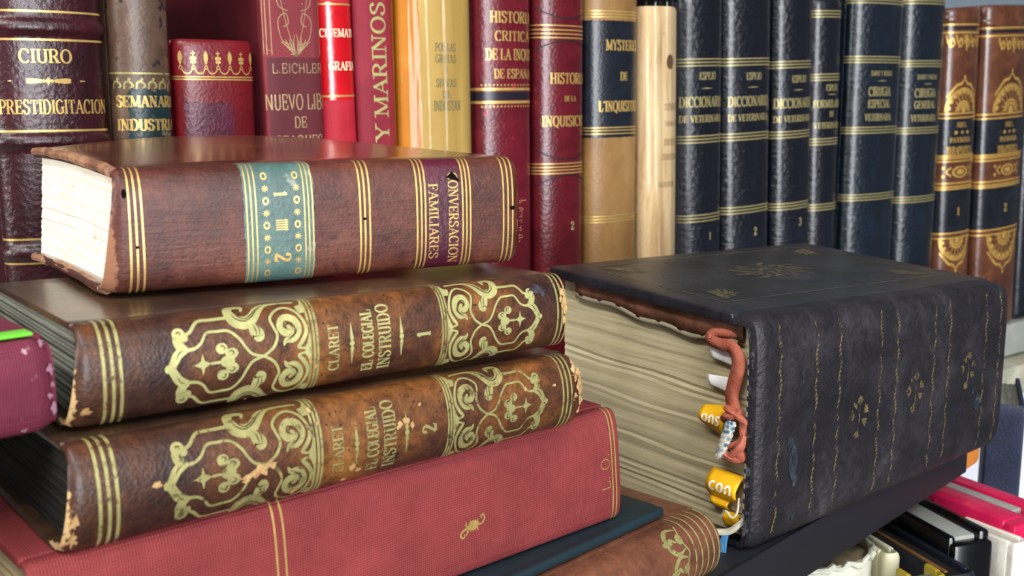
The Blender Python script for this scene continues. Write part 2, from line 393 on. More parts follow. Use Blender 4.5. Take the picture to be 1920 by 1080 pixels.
# ------------------------------------------------------------------ the book builder
class Book:
    def __init__(s, name, label, cat, group, loc, rot, L, T, D, b=.005, n=2.2, stand=False, bt=.0022, sq=.002,
                 cover=None, spine=None, page=None, flare=None, bands=(), layers=44, jit=.0003, wave=0, seed=1,
                 groove=.0003, cap=.0008, head_in=None, board_front=None):
        s.L, s.T, s.D, s.b, s.n, s.stand, s.flare, s.bands = L, T, D, b, n, stand, flare, list(bands)
        s.bt, s.sq, s.cap = bt, sq, cap
        s.rnd = random.Random(seed)
        s.root = empty(name, loc, rot)
        tag(s.root, label, cat, group)
        prof = []
        N = 40
        for i in range(N + 1):
            ph = -math.pi / 2 + math.pi * i / N
            x = math.copysign(abs(math.sin(ph)) ** (2 / n), math.sin(ph)); y = abs(math.cos(ph)) ** (2 / n)
            prof.append((T / 2 * (1 + x), b * (1 - y)))
        hinge = .004
        prof = [(groove, b + hinge)] + prof + [(T - groove, b + hinge)]
        acc = [0]
        for a, c in zip(prof, prof[1:]): acc.append(acc[-1] + math.hypot(a[0] - c[0], a[1] - c[1]))
        s.prof, s.acc, s.W = prof, acc, acc[-1]
        s.spine_mesh(spine or cover)
        s.boards(cover, board_front if board_front is not None else b + .0022)
        s.block(page, layers, jit, wave, head_in if head_in is not None else sq)
    def P(s, S, t, d):
        if s.flare: S, t, d = s.flare(S, t, d)
        return Vector((t, d, S)) if s.stand else Vector((S, d, t))
    def tn(s, w):
        a = min(max(w + s.W / 2, 0), s.W); i = 0
        while i < len(s.acc) - 2 and s.acc[i + 1] < a: i += 1
        (t0, d0), (t1, d1) = s.prof[i], s.prof[i + 1]; l = (s.acc[i + 1] - s.acc[i]) or 1e-9; k = (a - s.acc[i]) / l
        def nrm(j):
            j0, j1 = max(j - 1, 0), min(j + 1, len(s.prof) - 1)
            vx, vy = s.prof[j1][0] - s.prof[j0][0], s.prof[j1][1] - s.prof[j0][1]; m = math.hypot(vx, vy) or 1
            return (vy / m, -vx / m)
        n0, n1 = nrm(i), nrm(i + 1)
        nt, nd = n0[0] + (n1[0] - n0[0]) * k, n0[1] + (n1[1] - n0[1]) * k
        return t0 + (t1 - t0) * k, d0 + (d1 - d0) * k, nt, nd
    def relief(s, S):
        return sum(h * math.exp(-abs((S - s0) / (w * .5)) ** 3.2) for s0, w, h in s.bands)
    def surf(s, S, w, off=.00012):
        t, d, nt, nd = s.tn(w); o = off + s.relief(S)
        return s.P(S, t + nt * o, d + nd * o)
    def spine_mesh(s, mat):
        ss = sorted(set([0, s.cap * .6, s.cap * 1.8] + [s.L * k / 40 for k in range(1, 40)] + [s.L - s.cap * 1.8, s.L - s.cap * .6, s.L] +
                        [s0 + w * q for s0, w, h in s.bands for q in (-.9, -.7, -.55, -.45, -.3, 0, .3, .45, .55, .7, .9)]))
        bm = bmesh.new(); NA = 44; outer, inner = [], []
        for S in ss:
            e = min(S, s.L - S); drop = -s.cap * max(0, 1 - e / (s.cap * 1.8)) ** 2
            outer.append([bm.verts.new(s.surf(S, -s.W / 2 + s.W * k / NA, drop)) for k in range(NA + 1)])
            inner.append([bm.verts.new(s.surf(min(max(S, .0002), s.L - .0002), -s.W / 2 + s.W * k / NA, -.0013 - s.relief(S))) for k in range(NA + 1)])
        for a, c, sg in ((outer, outer, 1), (inner, inner, -1)):
            for r0, r1 in zip(a, a[1:]):
                for k in range(NA): bm.faces.new((r0[k], r0[k + 1], r1[k + 1], r1[k]))
        for i in (0, -1):
            for k in range(NA): bm.faces.new((outer[i][k], outer[i][k + 1], inner[i][k + 1], inner[i][k]))
        for i in range(len(ss) - 1):
            for k in (0, NA): bm.faces.new((outer[i][k], outer[i + 1][k], inner[i + 1][k], inner[i][k]))
        s.spine = obj('spine', bm, mat, s.root, auto=1.2)
    def boards(s, mat, d0):
        for nm, t0, t1 in (('back_cover', 0, s.bt), ('front_cover', s.T - s.bt, s.T)):
            bm = bmesh.new(); add_box(bm, (0, d0, t0), (s.L, s.D, t1), min(.0007, s.bt * .35), 3)
            for co, no, L_, n_ in (((1, 0, 0), (1, 0, 0), s.L, 14), ((0, 1, 0), (0, 1, 0), s.D, 7)):
                for i in range(1, n_):
                    bmesh.ops.bisect_plane(bm, geom=bm.verts[:] + bm.edges[:] + bm.faces[:], plane_co=Vector(co) * L_ * i / n_, plane_no=no)
            for v in bm.verts: v.co = s.P(v.co.x, v.co.z, v.co.y)
            setattr(s, nm, obj(nm, bm, mat, s.root))
    def block(s, mat, layers, jit, wave, head_in):
        bm = bmesh.new(); rnd = s.rnd; rings = []
        t0, t1 = s.bt * .9, s.T - s.bt * .9; ND, NL = 10, 4
        r = 0
        for k in range(layers + 1):
            t = t0 + (t1 - t0) * k / layers
            # depth of the spine lining at this thickness
            u = min(max((t - s.T / 2) / (s.T / 2), -.999), .999)
            df = s.b * (1 - (1 - abs(u) ** s.n) ** (1 / s.n)) + .0018
            j0, j1, j2 = (rnd.uniform(-jit, jit) for _ in range(3))
            if rnd.random() < .12: j0 += jit * 2.2
            wv = lambda d: wave * math.sin(d * 130 + k * .35) * math.sin(math.pi * k / layers)
            ring = [(head_in + j0, df + (s.D - s.sq - df) * i / ND) for i in range(ND + 1)]
            ring += [(head_in + (s.L - head_in - s.sq) * i / NL, s.D - s.sq + j2) for i in range(1, NL)]
            ring += [(s.L - s.sq + j1, s.D - s.sq - (s.D - s.sq - df) * i / ND) for i in range(ND + 1)]
            ring += [(s.L - s.sq - (s.L - s.sq - head_in) * i / NL, df) for i in range(1, NL)]
            rings.append([bm.verts.new(s.P(a, t + wv(d), d)) for a, d in ring])
        n = len(rings[0])
        for r0, r1 in zip(rings, rings[1:]):
            for i in range(n): bm.faces.new((r0[i], r0[(i + 1) % n], r1[(i + 1) % n], r1[i]))
        bm.faces.new(rings[0]); bm.faces.new(rings[-1])
        s.pages = obj('page_block', bm, mat, s.root, smooth=False)
    def put(s, name, ink, mat, mode='across', s0=0, w0=0, off=.00014, label=None, parent=None):
        """mode across: text runs over the spine (+w), up = +s; up: text climbs (+w), up = -s; down: text falls (-w), up = +s; along: text runs along +s, up = -w"""
        if name == 'gilt_rules': mode = 'lie'
        f = {'across': lambda u, v: (s0 + v, w0 + u), 'up': lambda u, v: (s0 - v, w0 + u), 'down': lambda u, v: (s0 + v, w0 - u),
             'along': lambda u, v: (s0 + u, w0 - v), 'lie': lambda u, v: (s0 + u, w0 + v)}[mode]
        bm = ink.mesh(lambda u, v: s.surf(*f(u, v), off))
        o = obj(name, bm, mat, parent or s.spine)
        if label: o['label'] = label
        return o
    def panel(s, name, mat, s0, s1, w0=None, w1=None, off=.00006, label=None, ragged=0):
        w0 = -s.W / 2 + .0005 if w0 is None else w0; w1 = s.W / 2 - .0005 if w1 is None else w1
        bm = bmesh.new(); NS = max(2, int((s1 - s0) / .0012)); NW = max(2, int((w1 - w0) / .0009)); rows = []
        for i in range(NS + 1):
            S = s0 + (s1 - s0) * i / NS
            e0 = s.rnd.uniform(0, ragged); e1 = s.rnd.uniform(0, ragged)
            rows.append([bm.verts.new(s.surf(min(s1, max(s0, S + (s.rnd.uniform(0, ragged) if i == 0 else -s.rnd.uniform(0, ragged) if i == NS else 0))), w0 + e0 + (w1 - w0 - e0 - e1) * k / NW, off)) for k in range(NW + 1)])
        for r0, r1 in zip(rows, rows[1:]):
            for k in range(NW): bm.faces.new((r0[k], r0[k + 1], r1[k + 1], r1[k]))
        o = obj(name, bm, mat, s.spine)
        if label: o['label'] = label
        return o
    def rules(s, ss, w=.0005, ink=None, a=.94):
        ink = ink or Ink()
        for S in ss:
            k = s.W * a / 2; n = 40
            ink.stroke([(S, -k + 2 * k * i / n) for i in range(n + 1)], w)
        return ink

# ------------------------------------------------------------------ shared materials
GOLD = gilt('gold_leaf', rgb(222, 184, 108), .36)
GOLD_PALE = gilt('pale_gold_leaf', rgb(198, 194, 128), .40, 700, .35, .4, .14)
GOLD_FADED = gilt('faded_gold_leaf', rgb(138, 122, 82), .54, 300, .3, .5)
GOLD_WORN = gilt('worn_gold_leaf', rgb(174, 166, 106), .49, 420, .35, .42, .16)
GOLD_DULL = gilt('dull_gold_leaf', rgb(178, 146, 106), .42, 500, .25, .5)
ENGR = plain('engraved_leather', rgb(70, 46, 28), .5, .3)
INK_GREY = plain('grey_print', rgb(96, 104, 84), .8, .2)
INK_BLACK = plain('black_tooling', rgb(22, 20, 26), .5, .4)
WHITE_PRINT = plain('white_print', rgb(246, 240, 200), .5, .3)
PAGE_CREAM = pages('cream_page_edges', [(.3, rgb(222, 208, 180)), (.5, rgb(242, 234, 214)), (.7, rgb(250, 246, 232))], (40, 40, 1600), bump=.25, foxing=(rgb(200, 164, 122), 60))
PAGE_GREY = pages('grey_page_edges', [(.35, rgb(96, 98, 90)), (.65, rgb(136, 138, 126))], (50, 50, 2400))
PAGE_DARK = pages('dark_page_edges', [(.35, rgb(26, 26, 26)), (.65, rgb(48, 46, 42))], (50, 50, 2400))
PAGE_TAN = pages('tan_page_edges', [(.35, rgb(170, 150, 112)), (.65, rgb(206, 190, 152))], (1800, 60, 60))
PAGE_OLD = pages('old_page_edges', [(.3, rgb(166, 154, 120)), (.48, rgb(190, 178, 142)), (.62, rgb(206, 195, 160)), (.8, rgb(236, 228, 200))], (14, 14, 700), bump=.16, foxing=(rgb(196, 186, 152), 34))

# ------------------------------------------------------------------ the black shelf the lying books rest on
BLACK_LAM = plain('black_laminate', rgb(34, 34, 42), .45, .4, var=.12, bump=.04)
EDGE_LAM = plain('black_edge_strip', rgb(29, 28, 35), .6, .3, var=.06)
shelf = tag(empty('display_shelf', (0, 0, 0)), 'black laminate shelf board carrying the lying books in front of the row', 'shelf')
box_obj('board', (-.20, .0012, -.018), (.452, .165, 0), BLACK_LAM, shelf, .0006)
box_obj('edge_strip', (-.20, 0, -.0182), (.452, .0012, .0001), EDGE_LAM, shelf, .0004)
box_obj('side_panel', (-.20, .0, -.262), (-.182, .165, -.018), BLACK_LAM, shelf, .0006)
box_obj('end_cap', (.4522, .0005, -.0190), (.4700, .020, -.0002), plain('raw_orange_wood', rgb(196, 122, 44), .6, bump=.1), shelf, .003)

# ------------------------------------------------------------------ the lying stack
BROWN_CALF = leather('brown_calf', [(.3, rgb(58, 29, 24)), (.5, rgb(86, 44, 34)), (.72, rgb(110, 62, 46))], 55, .46, .2, 1500, .35, mottle=.35,
                     specks=(.64, rgb(58, 28, 24), 150), crease=((110, 500, 900), 2.2), wear=[(0, -.0006, .1138, 0.0030, rgb(134, 92, 68))], coat=.05, coatr=.25)

BROWN_COVER = leather('polished_brown_calf', [(.3, rgb(58, 30, 24)), (.5, rgb(84, 46, 36)), (.72, rgb(104, 62, 48))], 40, .22, .05, 700, .5, specks=(.67, rgb(48, 26, 22), 120), coat=.35, coatr=.12)
# bottom of the stack: brown calf book
TAN_CALF = leather('reddish_brown_calf', [(.3, rgb(84, 49, 35)), (.5, rgb(114, 70, 50)), (.7, rgb(138, 92, 66))], 40, .46, .25, 900, .4, mottle=.3, crease=((40, 500, 500), .6), specks=(.66, rgb(70, 42, 34), 60))
bb = Book('lying_book', 'reddish brown calf book at the very bottom of the stack, gilt bands at its end', 'book', 'books lying in the stack',
          (.0913, .0004, .0003), (0, 0, R(-.7)), .1650, .0198, .082, .0085, 2.0, bt=.0018, cover=TAN_CALF, page=PAGE_TAN, seed=11, groove=.0001)
k = Ink(); bb.rules([.1515, .1545, .1575, .1603, .1630], .0007, k)
bb.put('gilt_rules', k, GOLD_WORN)
k = Ink()
for w in (-.0085, 0, .0085):
    k.curve([(.1478, w - .003), (.1443, w - .0038), (.1415, w - .0014), (.1433, w + .0006), (.1451, w - .0006)], [.0004, .0012, .0016, .0013, .0005])
    k.curve([(.1478, w + .003), (.1443, w + .0038), (.1415, w + .0014), (.1433, w - .0006)], [.0004, .0012, .0016, .0006])
    k.disc(.1468, w, .0014, .0016)
    k.curve([(.1490, w - .0042), (.1473, w), (.1490, w + .0042)], .0006)
    k.disc(.1405, w, .0011, .0008)
bb.put('gilt_ornament', k, GOLD_WORN, 'lie')

# a thin dark teal book between
TEAL = plain('dark_teal_cloth', rgb(20, 40, 48), .55, .4, bump=.1, bs=1500, var=.15)
tb = Book('lying_book', 'thin dark teal book under the red cloth book, only a strip of cover showing', 'book', 'books lying in the stack',
          (.0845, .0125, .0204), (0, 0, R(-.7)), .1592, .0030, .080, .001, 2.2, bt=.0007, cover=TEAL, page=PAGE_DARK, layers=6, jit=.0001, seed=12, sq=.001, groove=.0001, cap=.0003)

# red cloth book
RED_CLOTH = cloth('rose_red_cloth', rgb(118, 42, 44), rgb(146, 58, 58), .00060, .7, .7)
rb = Book('lying_book', 'faded rose red cloth book with gilt leaf and two line rules on its spine', 'book', 'books lying in the stack',
          (.0709, .0275, .0237), (0, 0, -.0887), .1602, .0338, .095, .0042, 3.4, bt=.0024, cover=RED_CLOTH, page=PAGE_TAN, seed=13, groove=.0009,
          flare=lambda S, t, d: (S + S / .16 * (.5 - t / .0338) * .0030, t * (1 + .02 * (.5 - S / .16)), d))
rb.root.scale = (.978, .978, .978)
k = Ink()
rb.rules([.0506, .0527, .1562, .1576], .00055, k, .9)
rb.put('gilt_rules', k, GOLD)
k = Ink()
def leaf(k, cx, cw, m):
    F = lambda x, y: (cx + x * m, cw + y * m)
    k.stroke([F(-1.5, -.1), F(-1.0, .1), F(-.3, .2), F(.4, .35), F(1.0, .3), F(1.6, .5)], [.1 * m, 1.3 * m, 2.0 * m, 1.9 * m, 1.2 * m, .1 * m])
    for x in (-.9, -.3, .3, .9):
        k.stroke([F(x, .6), F(x + .45, 1.55)], [.6 * m, .02 * m]); k.stroke([F(x, -.2), F(x + .35, -1.15)], [.6 * m, .02 * m])
    k.curve([F(1.2, .2), F(2.1, .1), F(2.9, .7), F(3.0, 1.6), F(2.5, 2.0), F(2.1, 1.6), F(2.4, 1.3)], [.35 * m, .4 * m, .45 * m, .4 * m, .35 * m, .3 * m, .2 * m])
    k.curve([F(-1.2, .0), F(-2.0, -.1), F(-2.9, -.5), F(-3.3, -1.2), F(-2.8, -1.8), F(-2.2, -1.5), F(-2.4, -1.1)], [.4 * m, .5 * m, .5 * m, .45 * m, .4 * m, .35 * m, .25 * m])
    k.curve([F(-1.5, -.1), F(-1.5, -.9), F(-1.9, -1.5)], [.5 * m, .45 * m, .2 * m])
    k.curve([F(-1.4, .1), F(-1.9, .8), F(-1.5, 1.3)], [.4 * m, .35 * m, .2 * m])
leaf(k, .1052, -.0035, .00125)
leaf(k, .0205, .0035, .00125)
rb.put('gilt_leaf', k, GOLD, 'lie')
k = Ink(); text(k, 'L. O.', 0, 0, .0034, .0115, .1, .07, False)
rb.put('gilt_lettering', k, GOLD, 'up', .1535, -.0005)

# the two cartouche volumes
def cartouche(k, s0, s1, ws, dash=1.0):
    """symmetrical scrollwork from the outer tip s0 to the rules at s1; ws scales across the spine"""
    dx = s1 - s0; wd = abs(dx)
    for sg in (1, -1):
        F = lambda p, q: (s0 + p * dx, sg * q * ws)
        C = lambda pts, w: k.curve([F(*p) for p in pts], [x * wd for x in w] if isinstance(w, list) else w * wd)
        C([(.12, .31), (.17, .33), (.235, .435), (.33, .44), (.438, .443)], [.02, .022, .022, .022, .026])
        C([(.545, .50), (.552, .565), (.49, .585), (.455, .52), (.475, .41), (.54, .365), (.6, .40), (.66, .50), (.73, .565), (.82, .575), (.93, .56)],
          [.012, .035, .05, .062, .085, .088, .075, .06, .032, .022, .02])
        C([(.575, .36), (.60, .29), (.625, .215), (.60, .17)], [.03, .075, .085, .03])
        C([(.95, .02), (.90, .045), (.93, .10), (.965, .20), (.955, .32), (.905, .44), (.84, .49), (.775, .46), (.725, .38), (.735, .29), (.755, .19), (.72, .075), (.65, .0)],
          [.015, .02, .03, .026, .02, .018, .018, .018, .018, .018, .018, .02, .018])
        C([(.65, .0), (.575, .035), (.53, .11), (.49, .21), (.426, .30), (.35, .31), (.278, .305), (.235, .215), (.19, .17), (.13, .16)],
          [.018, .018, .018, .018, .018, .018, .018, .018, .02, .026])
        C([(.795, .08), (.815, .13), (.87, .15), (.905, .24), (.885, .34), (.82, .36), (.785, .28), (.815, .21), (.85, .24), (.835, .285)],
          [.01, .035, .06, .062, .055, .06, .055, .05, .04, .02])
        C([(.945, .5), (.965, .43), (.985, .57)], [.05, .05, .01])
        C([(.955, .0), (.975, .06), (.985, .16)], [.05, .03, .0])
        C([(.13, .16), (.10, .20), (.09, .27), (.125, .29), (.145, .25)], [.05, .06, .07, .07, .02])
        k.disc(*F(.098, .325), .042 * wd, .042 * wd)
        C([(.13, .17), (.08, .13), (.05, .06), (.03, .0)], [.05, .06, .055, .05])
        k.disc(*F(.365, .135), .04 * wd, .036 * wd, 12)
        k.disc(*F(.43, .075), .045 * wd, .036 * wd, 12)
    F = lambda p, q: (s0 + p * dx, q * ws)
    k.disc(*F(.015, 0), .028 * wd)
    k.disc(*F(.40, 0), .05 * wd, .04 * wd)
    k.stroke([F(.17, 0), F(.235, 0), F(.30, 0)], [0, .035 * wd, 0]); k.stroke([F(.235, -.11), F(.235, 0), F(.235, .11)], [0, .035 * wd, 0])
    k.stroke([F(.18, 0), F(.235, 0), F(.29, 0)], [0, .06 * wd, 0]); k.stroke([F(.29, 0), F(.4, 0)], .018 * wd)
def engraving(k, s0, s1, ws):
    dx = s1 - s0; wd = abs(dx)
    for sg in (1, -1):
        F = lambda p, q: (s0 + p * dx, sg * q * ws)
        C = lambda pts, w=.007: k.curve([F(*p) for p in pts], [0] + [w * wd] * (len(pts) - 2) + [0])
        C([(.475, .50), (.487, .43), (.54, .385), (.60, .42), (.66, .515), (.72, .56)])
        C([(.50, .52), (.505, .455), (.545, .41), (.60, .445), (.65, .525)])
        C([(.605, .36), (.635, .29), (.63, .21)]); C([(.59, .35), (.61, .28), (.612, .2)])
        C([(.82, .15), (.875, .185), (.885, .25), (.86, .31), (.82, .325), (.81, .27), (.84, .255)], .009)
        C([(.80, .12), (.85, .15), (.89, .2), (.9, .26)], .006)
        C([(.105, .30), (.11, .34), (.09, .345), (.085, .32)]); C([(.12, .17), (.085, .14), (.06, .07)])
        C([(.35, .14), (.37, .165), (.385, .135), (.365, .115)]); C([(.42, .05), (.445, .08), (.425, .105), (.405, .085)])
def calf_vol(z, x, y, psi, L, vol, label, seed, s_of, wearc, gold, goldl, k_skew, thick):
    m = leather('mottled_calf', [(.30, rgb(36, 20, 18)), (.43, rgb(58, 33, 24)), (.53, rgb(80, 46, 27)), (.64, rgb(116, 71, 33)), (.76, rgb(142, 96, 46))], 24 + seed, .42, .22, 1500, .4, mottle=.55,
                specks=(.61, rgb(56, 34, 26), 800), wear=[(0, -.0005, L + .0005, wearc, rgb(190, 156, 108)), (0, -.06, L + .0008, wearc * 2.0, rgb(206, 180, 130))], coat=.1, coatr=.22)
    mc = leather('dark_mottled_calf', [(.3, rgb(38, 26, 22)), (.5, rgb(62, 44, 32)), (.7, rgb(92, 66, 44))], 40, .3, .08, 900, .5, coat=.2, coatr=.15)
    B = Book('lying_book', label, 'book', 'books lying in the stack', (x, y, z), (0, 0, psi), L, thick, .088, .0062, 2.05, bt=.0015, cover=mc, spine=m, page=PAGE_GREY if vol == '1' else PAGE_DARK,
             seed=seed, groove=.0002, cap=.0012, flare=lambda S, t, d: (S + math.exp(-S / .002) * (t / thick - .5) * k_skew, t * (1.03 - .09 * S / L) * (1 - .10 * d / .088), d))
    f = s_of
    k = Ink(); B.rules([f(.0060), f(.0078), f(.0095)], .00075, k); B.rules([f(.1288), f(.1303), f(.1318)], .0006, k)
    B.rules([f(.0536), f(.0546), f(.0555)], .0006, k, .9); B.rules([f(.0908), f(.0916), f(.0924)], .0005, k, .9)
    B.put('gilt_rules', k, GOLD_WORN)
    k = Ink(); cartouche(k, f(.0192), f(.0540), B.W * .63)
    B.put('gilt_scrollwork', k, gold, 'lie')
    k = Ink(); cartouche(k, f(.1228), f(.0922), B.W * .63)
    B.put('gilt_scrollwork', k, gold, 'lie')
    k = Ink(); engraving(k, f(.0192), f(.0540), B.W * .63); engraving(k, f(.1228), f(.0922), B.W * .63)
    B.put('engraved_lines', k, ENGR, 'lie', off=.00024)
    k = Ink(); text(k, 'CLARET', 0, 0, .0027, .0118, .17, .07)
    B.put('author_lettering', k, goldl, 'up', f(.0597), -.0005)
    k = Ink(); text(k, 'EL COLEGIAL', 0, 0, .0031, .0160, .22, .08)
    k2 = Ink(); text(k2, 'INSTRUIDO', 0, 0, .0034, .0172, .17, .07); k.add(k2, lambda p: (p[0] + .0004, p[1] - .0047))
    B.put('title_lettering', k, goldl, 'up', f(.0690), 0)
    k = Ink()
    for v in (.0646, .0785):
        k.stroke([(f(v), -.0052), (f(v), -.0012), (f(v), -.0003), (f(v), .0003), (f(v), .0012), (f(v), .0052)], [.0001, .0009, .0003, .0003, .0009, .0001]); k.disc(f(v), 0, .00065)
        k.disc(f(v), .0014, .0005); k.disc(f(v), -.0014, .0005)
    B.put('gilt_dashes', k, goldl, 'lie')
    k = Ink(); text(k, vol, 0, 0, .0040, None, .2, .08, xs=1.0)
    B.put('volume_number', k, goldl, 'up', f(.0850), -.0002)
    return B
c2 = calf_vol(.0571, .0777, .0248, -.1287, .1360, '2', 'gilt tooled mottled calf volume 2 with scuffed spine, lying on the red cloth book', 3, lambda s: s * 1.003, .0042, GOLD_WORN, GOLD_WORN, .0034, .0216)
c2.root.scale = (.9316,) * 3
def tatters(B, spots, mat, name='scuffed_patches'):
    k = Ink(); rr = random.Random(2)
    for (a, w, m, e) in spots:
        n = 15; P = [(a + m * e * rr.uniform(.25, 1) * math.cos(j * 2 * math.pi / n), w + m * rr.uniform(.25, 1) * math.sin(j * 2 * math.pi / n)) for j in range(n)]
        for j in range(n): k.faces.append(((a, w), P[j], P[(j + 1) % n]))
    return B.put(name, k, mat, 'lie', off=.0003)
TATTER = leather('scuffed_pale_leather', [(.35, rgb(150, 108, 64)), (.6, rgb(196, 158, 104)), (.8, rgb(214, 184, 134))], 300, .7, .4, 700)
tatters(c2, [(.1352, .0060, .0024, .5), (.1350, .0020, .0026, .5), (.1353, -.0020, .0022, .5), (.1338, .0045, .0014, .9), (.1335, -.0005, .0012, .9), (.1351, -.0055, .0016, .5), (.0012, -.0030, .0022, .5), (.0012, -.0070, .0024, .5), (.0400, -.0012, .0018, 1.7), (.0428, -.0004, .0012, 2.0), (.0370, -.0022, .0011, 1.6), (.0765, .0022, .0016, .8), (.0785, .0030, .0015, .9), (.0800, .0016, .0013, .7), (.0640, -.0056, .0012, 1.2), (.0655, -.0070, .0010, 1), (.0175, .0010, .0010, 1.4),
             (.0490, -.0085, .0012, 1.4), (.0830, .0062, .0006, 1), (.1160, .0045, .0008, .7), (.0540, .0100, .0013, .5), (.0552, .0065, .0009, .6), (.1260, .004, .0006, 1.4), (.062, -.009, .0008, 1.5)], TATTER)
c1 = calf_vol(.0781, .0841, .0328, -.1781, .1319, '1', 'gilt tooled mottled calf volume 1, second book from the top of the stack', 7, lambda s: s, .0026, GOLD_PALE, GOLD_PALE, .0038, .0219)
c1.root.scale = (.90,) * 3
tatters(c1, [(.1235, .0072, .0022, 1.3), (.1225, .0080, .0016, 1.8)], leather('dark_scrape', [(.35, rgb(30, 26, 34)), (.6, rgb(70, 64, 70)), (.8, rgb(96, 84, 80))], 300, .4, .4, 700), 'dark_scrape')
tatters(c1, [(.1309, .0060, .0022, .5), (.1311, .0022, .0028, .5), (.1310, -.0020, .0022, .5), (.1298, .0040, .0012, .9), (.0025, -.0068, .0014, 1.2), (.0535, -.0030, .0011, .7), (.0548, -.0044, .0008, .8)], TATTER)

# the top book
def cv_fl(S, t, d):
    u = S / .1132; v = t / .0308 - .5; q = d / .107
    s = S + math.exp(-S / .0022) * v * .0050 * (1 - q) - q * (1 - u) * (.0090 - .003 * v) - .0012 * (1 - u)
    return s, t * (1 + q * (.14 * (1 - u) + .16 * math.sin(math.pi * min(1, u * .9 + .08)))) - .0040 * q * q * (1 - u), d
cv = Book('lying_book', 'thick brown calf book with a green spine label lying on top of the stack', 'book', 'books lying in the stack',
          (.1070, .0596, .0983), (0, 0, -.3165), .1132, .0308, .107, .0056, 3.0, bt=.0022, cover=BROWN_COVER, spine=BROWN_CALF, page=PAGE_CREAM, seed=21, flare=cv_fl,
          groove=.0001, cap=.0016, jit=.00010, wave=.0002, layers=54, sq=.0028, head_in=.0022)
cv.root.scale = (.8825,) * 3
cv.panel('title_label', leather('green_label_leather', [(.35, rgb(62, 88, 84)), (.65, rgb(90, 118, 110))], 60, .45, .2, 900, specks=(.62, rgb(128, 138, 128), 130)), .0325, .0514, label='green leather volume label', ragged=.0004)
cv.panel('title_label', leather('plum_label_leather', [(.35, rgb(60, 14, 32)), (.65, rgb(86, 24, 42))], 60, .4, .2, 900), .0822, .0948, label='plum leather title label', ragged=.0003)
k = Ink()
for a in (.0047, .0062, .0077, .0640, .0653, .0667, .0806, .0819, .0831, .0946, .0958, .0970, .1076, .1091, .1106): cv.rules([a], .00050, k, .86)
for a in (.0334, .0346, .0358, .0486, .0497, .0508): cv.rules([a], .00035, k, .9)
cv.put('gilt_rules', k, GOLD)
k = Ink()
for c in (.0384, .0466):
    for j in range(9):
        w = -.0128 + j * .0032
        if j % 2 == 0: k.disc(c, w, .00085, .00105, 14, .55)
        else:
            for a in range(4): k.stroke([(c - .0009 * math.cos(a * .785), w - .0009 * math.sin(a * .785)), (c + .0009 * math.cos(a * .785), w + .0009 * math.sin(a * .785))], .0002)
cv.put('gilt_ornament', k, GOLD, 'lie')
k = Ink(); text(k, '1', -.0080, 0, .0034, None, .2, .08); text(k, '2', .0088, 0, .0042, None, .2, .08)
for i in range(5): k.stroke([(-.0012 + i * .0006, -.0016), (-.0012 + i * .0006, .0016)], .0003)
k.stroke([(-.0016, .001), (.0016, .0011)], .0003)
cv.put('volume_number', k, GOLD, 'down', .0424, 0)
k = Ink(); text(k, 'FAMILIARES', 0, 0, .0028, .0215, .16, .07)
cv.put('title_lettering', k, GOLD, 'down', .0856, -.0018)
k = Ink(); text(k, 'CONVERSACION', 0, 0, .0029, .0262, .16, .07)
cv.put('title_lettering', k, GOLD, 'down', .0917, -.0012)
# torn cap, worm holes and frayed threads of the top book
HOLE = plain('worm_hole', rgb(10, 7, 7), .9, .1)
k = Ink(); k.disc(.0036, .0098, .0007, .0012); k.disc(.0062, -.0035, .0004); k.disc(.0652, .0003, .0005, .0004); k.disc(.1105, .001, .0008, .0006)
k.stroke([(.0898, .0106), (.0915, .0112), (.0938, .0094)], [.0002, .0022, .0002])
cv.put('worm_holes', k, HOLE, 'lie', off=.0002)
THREAD = plain('frayed_thread', rgb(138, 90, 70), .9, .1)
bm = bmesh.new(); rr = random.Random(5)
for i in range(16):
    w = rr.uniform(-.011, .006); p = cv.surf(.1128, w, 0)
    add_tube(bm, [p, p + Vector((rr.uniform(.0003, .001), rr.uniform(-.0005, .0005), rr.uniform(-.0004, .0006))), p + Vector((rr.uniform(.0006, .0019), rr.uniform(-.001, .001), rr.uniform(-.0012, .0012)))], .00011, 5)
obj('frayed_threads', bm, THREAD, cv.root)
# rolled, worn leather lips over the head of the top book
LIP = leather('rubbed_leather_edge', [(.3, rgb(104, 66, 50)), (.5, rgb(140, 98, 72)), (.7, rgb(176, 132, 98))], 140, .55, .5, 800)
for t, nm in ((.0302, 'rolled_edge'), (.0010, 'rolled_edge')):
    bm = bmesh.new(); pts = []
    for i in range(15):
        d = .0058 + (.1065 - .0058) * i / 14
        pts.append(cv.P(.0008 + rr.uniform(-.0003, .0003), t + rr.uniform(-.0002, .0002), d))
    add_tube(bm, pts, [.0014 + rr.uniform(-.0002, .0002) for _ in pts], 8); obj(nm, bm, LIP, cv.root)

# ------------------------------------------------------------------ the old black book
BLK = leather('worn_black_leather', [(.3, rgb(19, 17, 20)), (.5, rgb(33, 30, 35)), (.66, rgb(50, 46, 51)), (.82, rgb(88, 82, 83))], 42, .5, .5, 800, .4, mottle=.4,
              specks=(.70, rgb(66, 62, 62), 260), wear=[(0, -.0007, .176, .0030, rgb(84, 82, 88))], crease=((300, 300, 120), .7))
BL, BT, BD = .1660, .0704, .098
bk_fl = lambda S, t, d: (S + .05 * d * (1 - S / BL), t * (1.065 - .115 * S / BL) * (1 + d / BD * (.06 + .045 * S / BL)), d)
BLKC = leather('rubbed_black_board_leather', [(.3, rgb(20, 20, 25)), (.5, rgb(32, 32, 38)), (.66, rgb(44, 43, 50)), (.82, rgb(76, 74, 80))], 42, .36, .16, 700, .5, mottle=.3, wear=[(0, -.0007, .1670, .0022, rgb(70, 68, 72))])
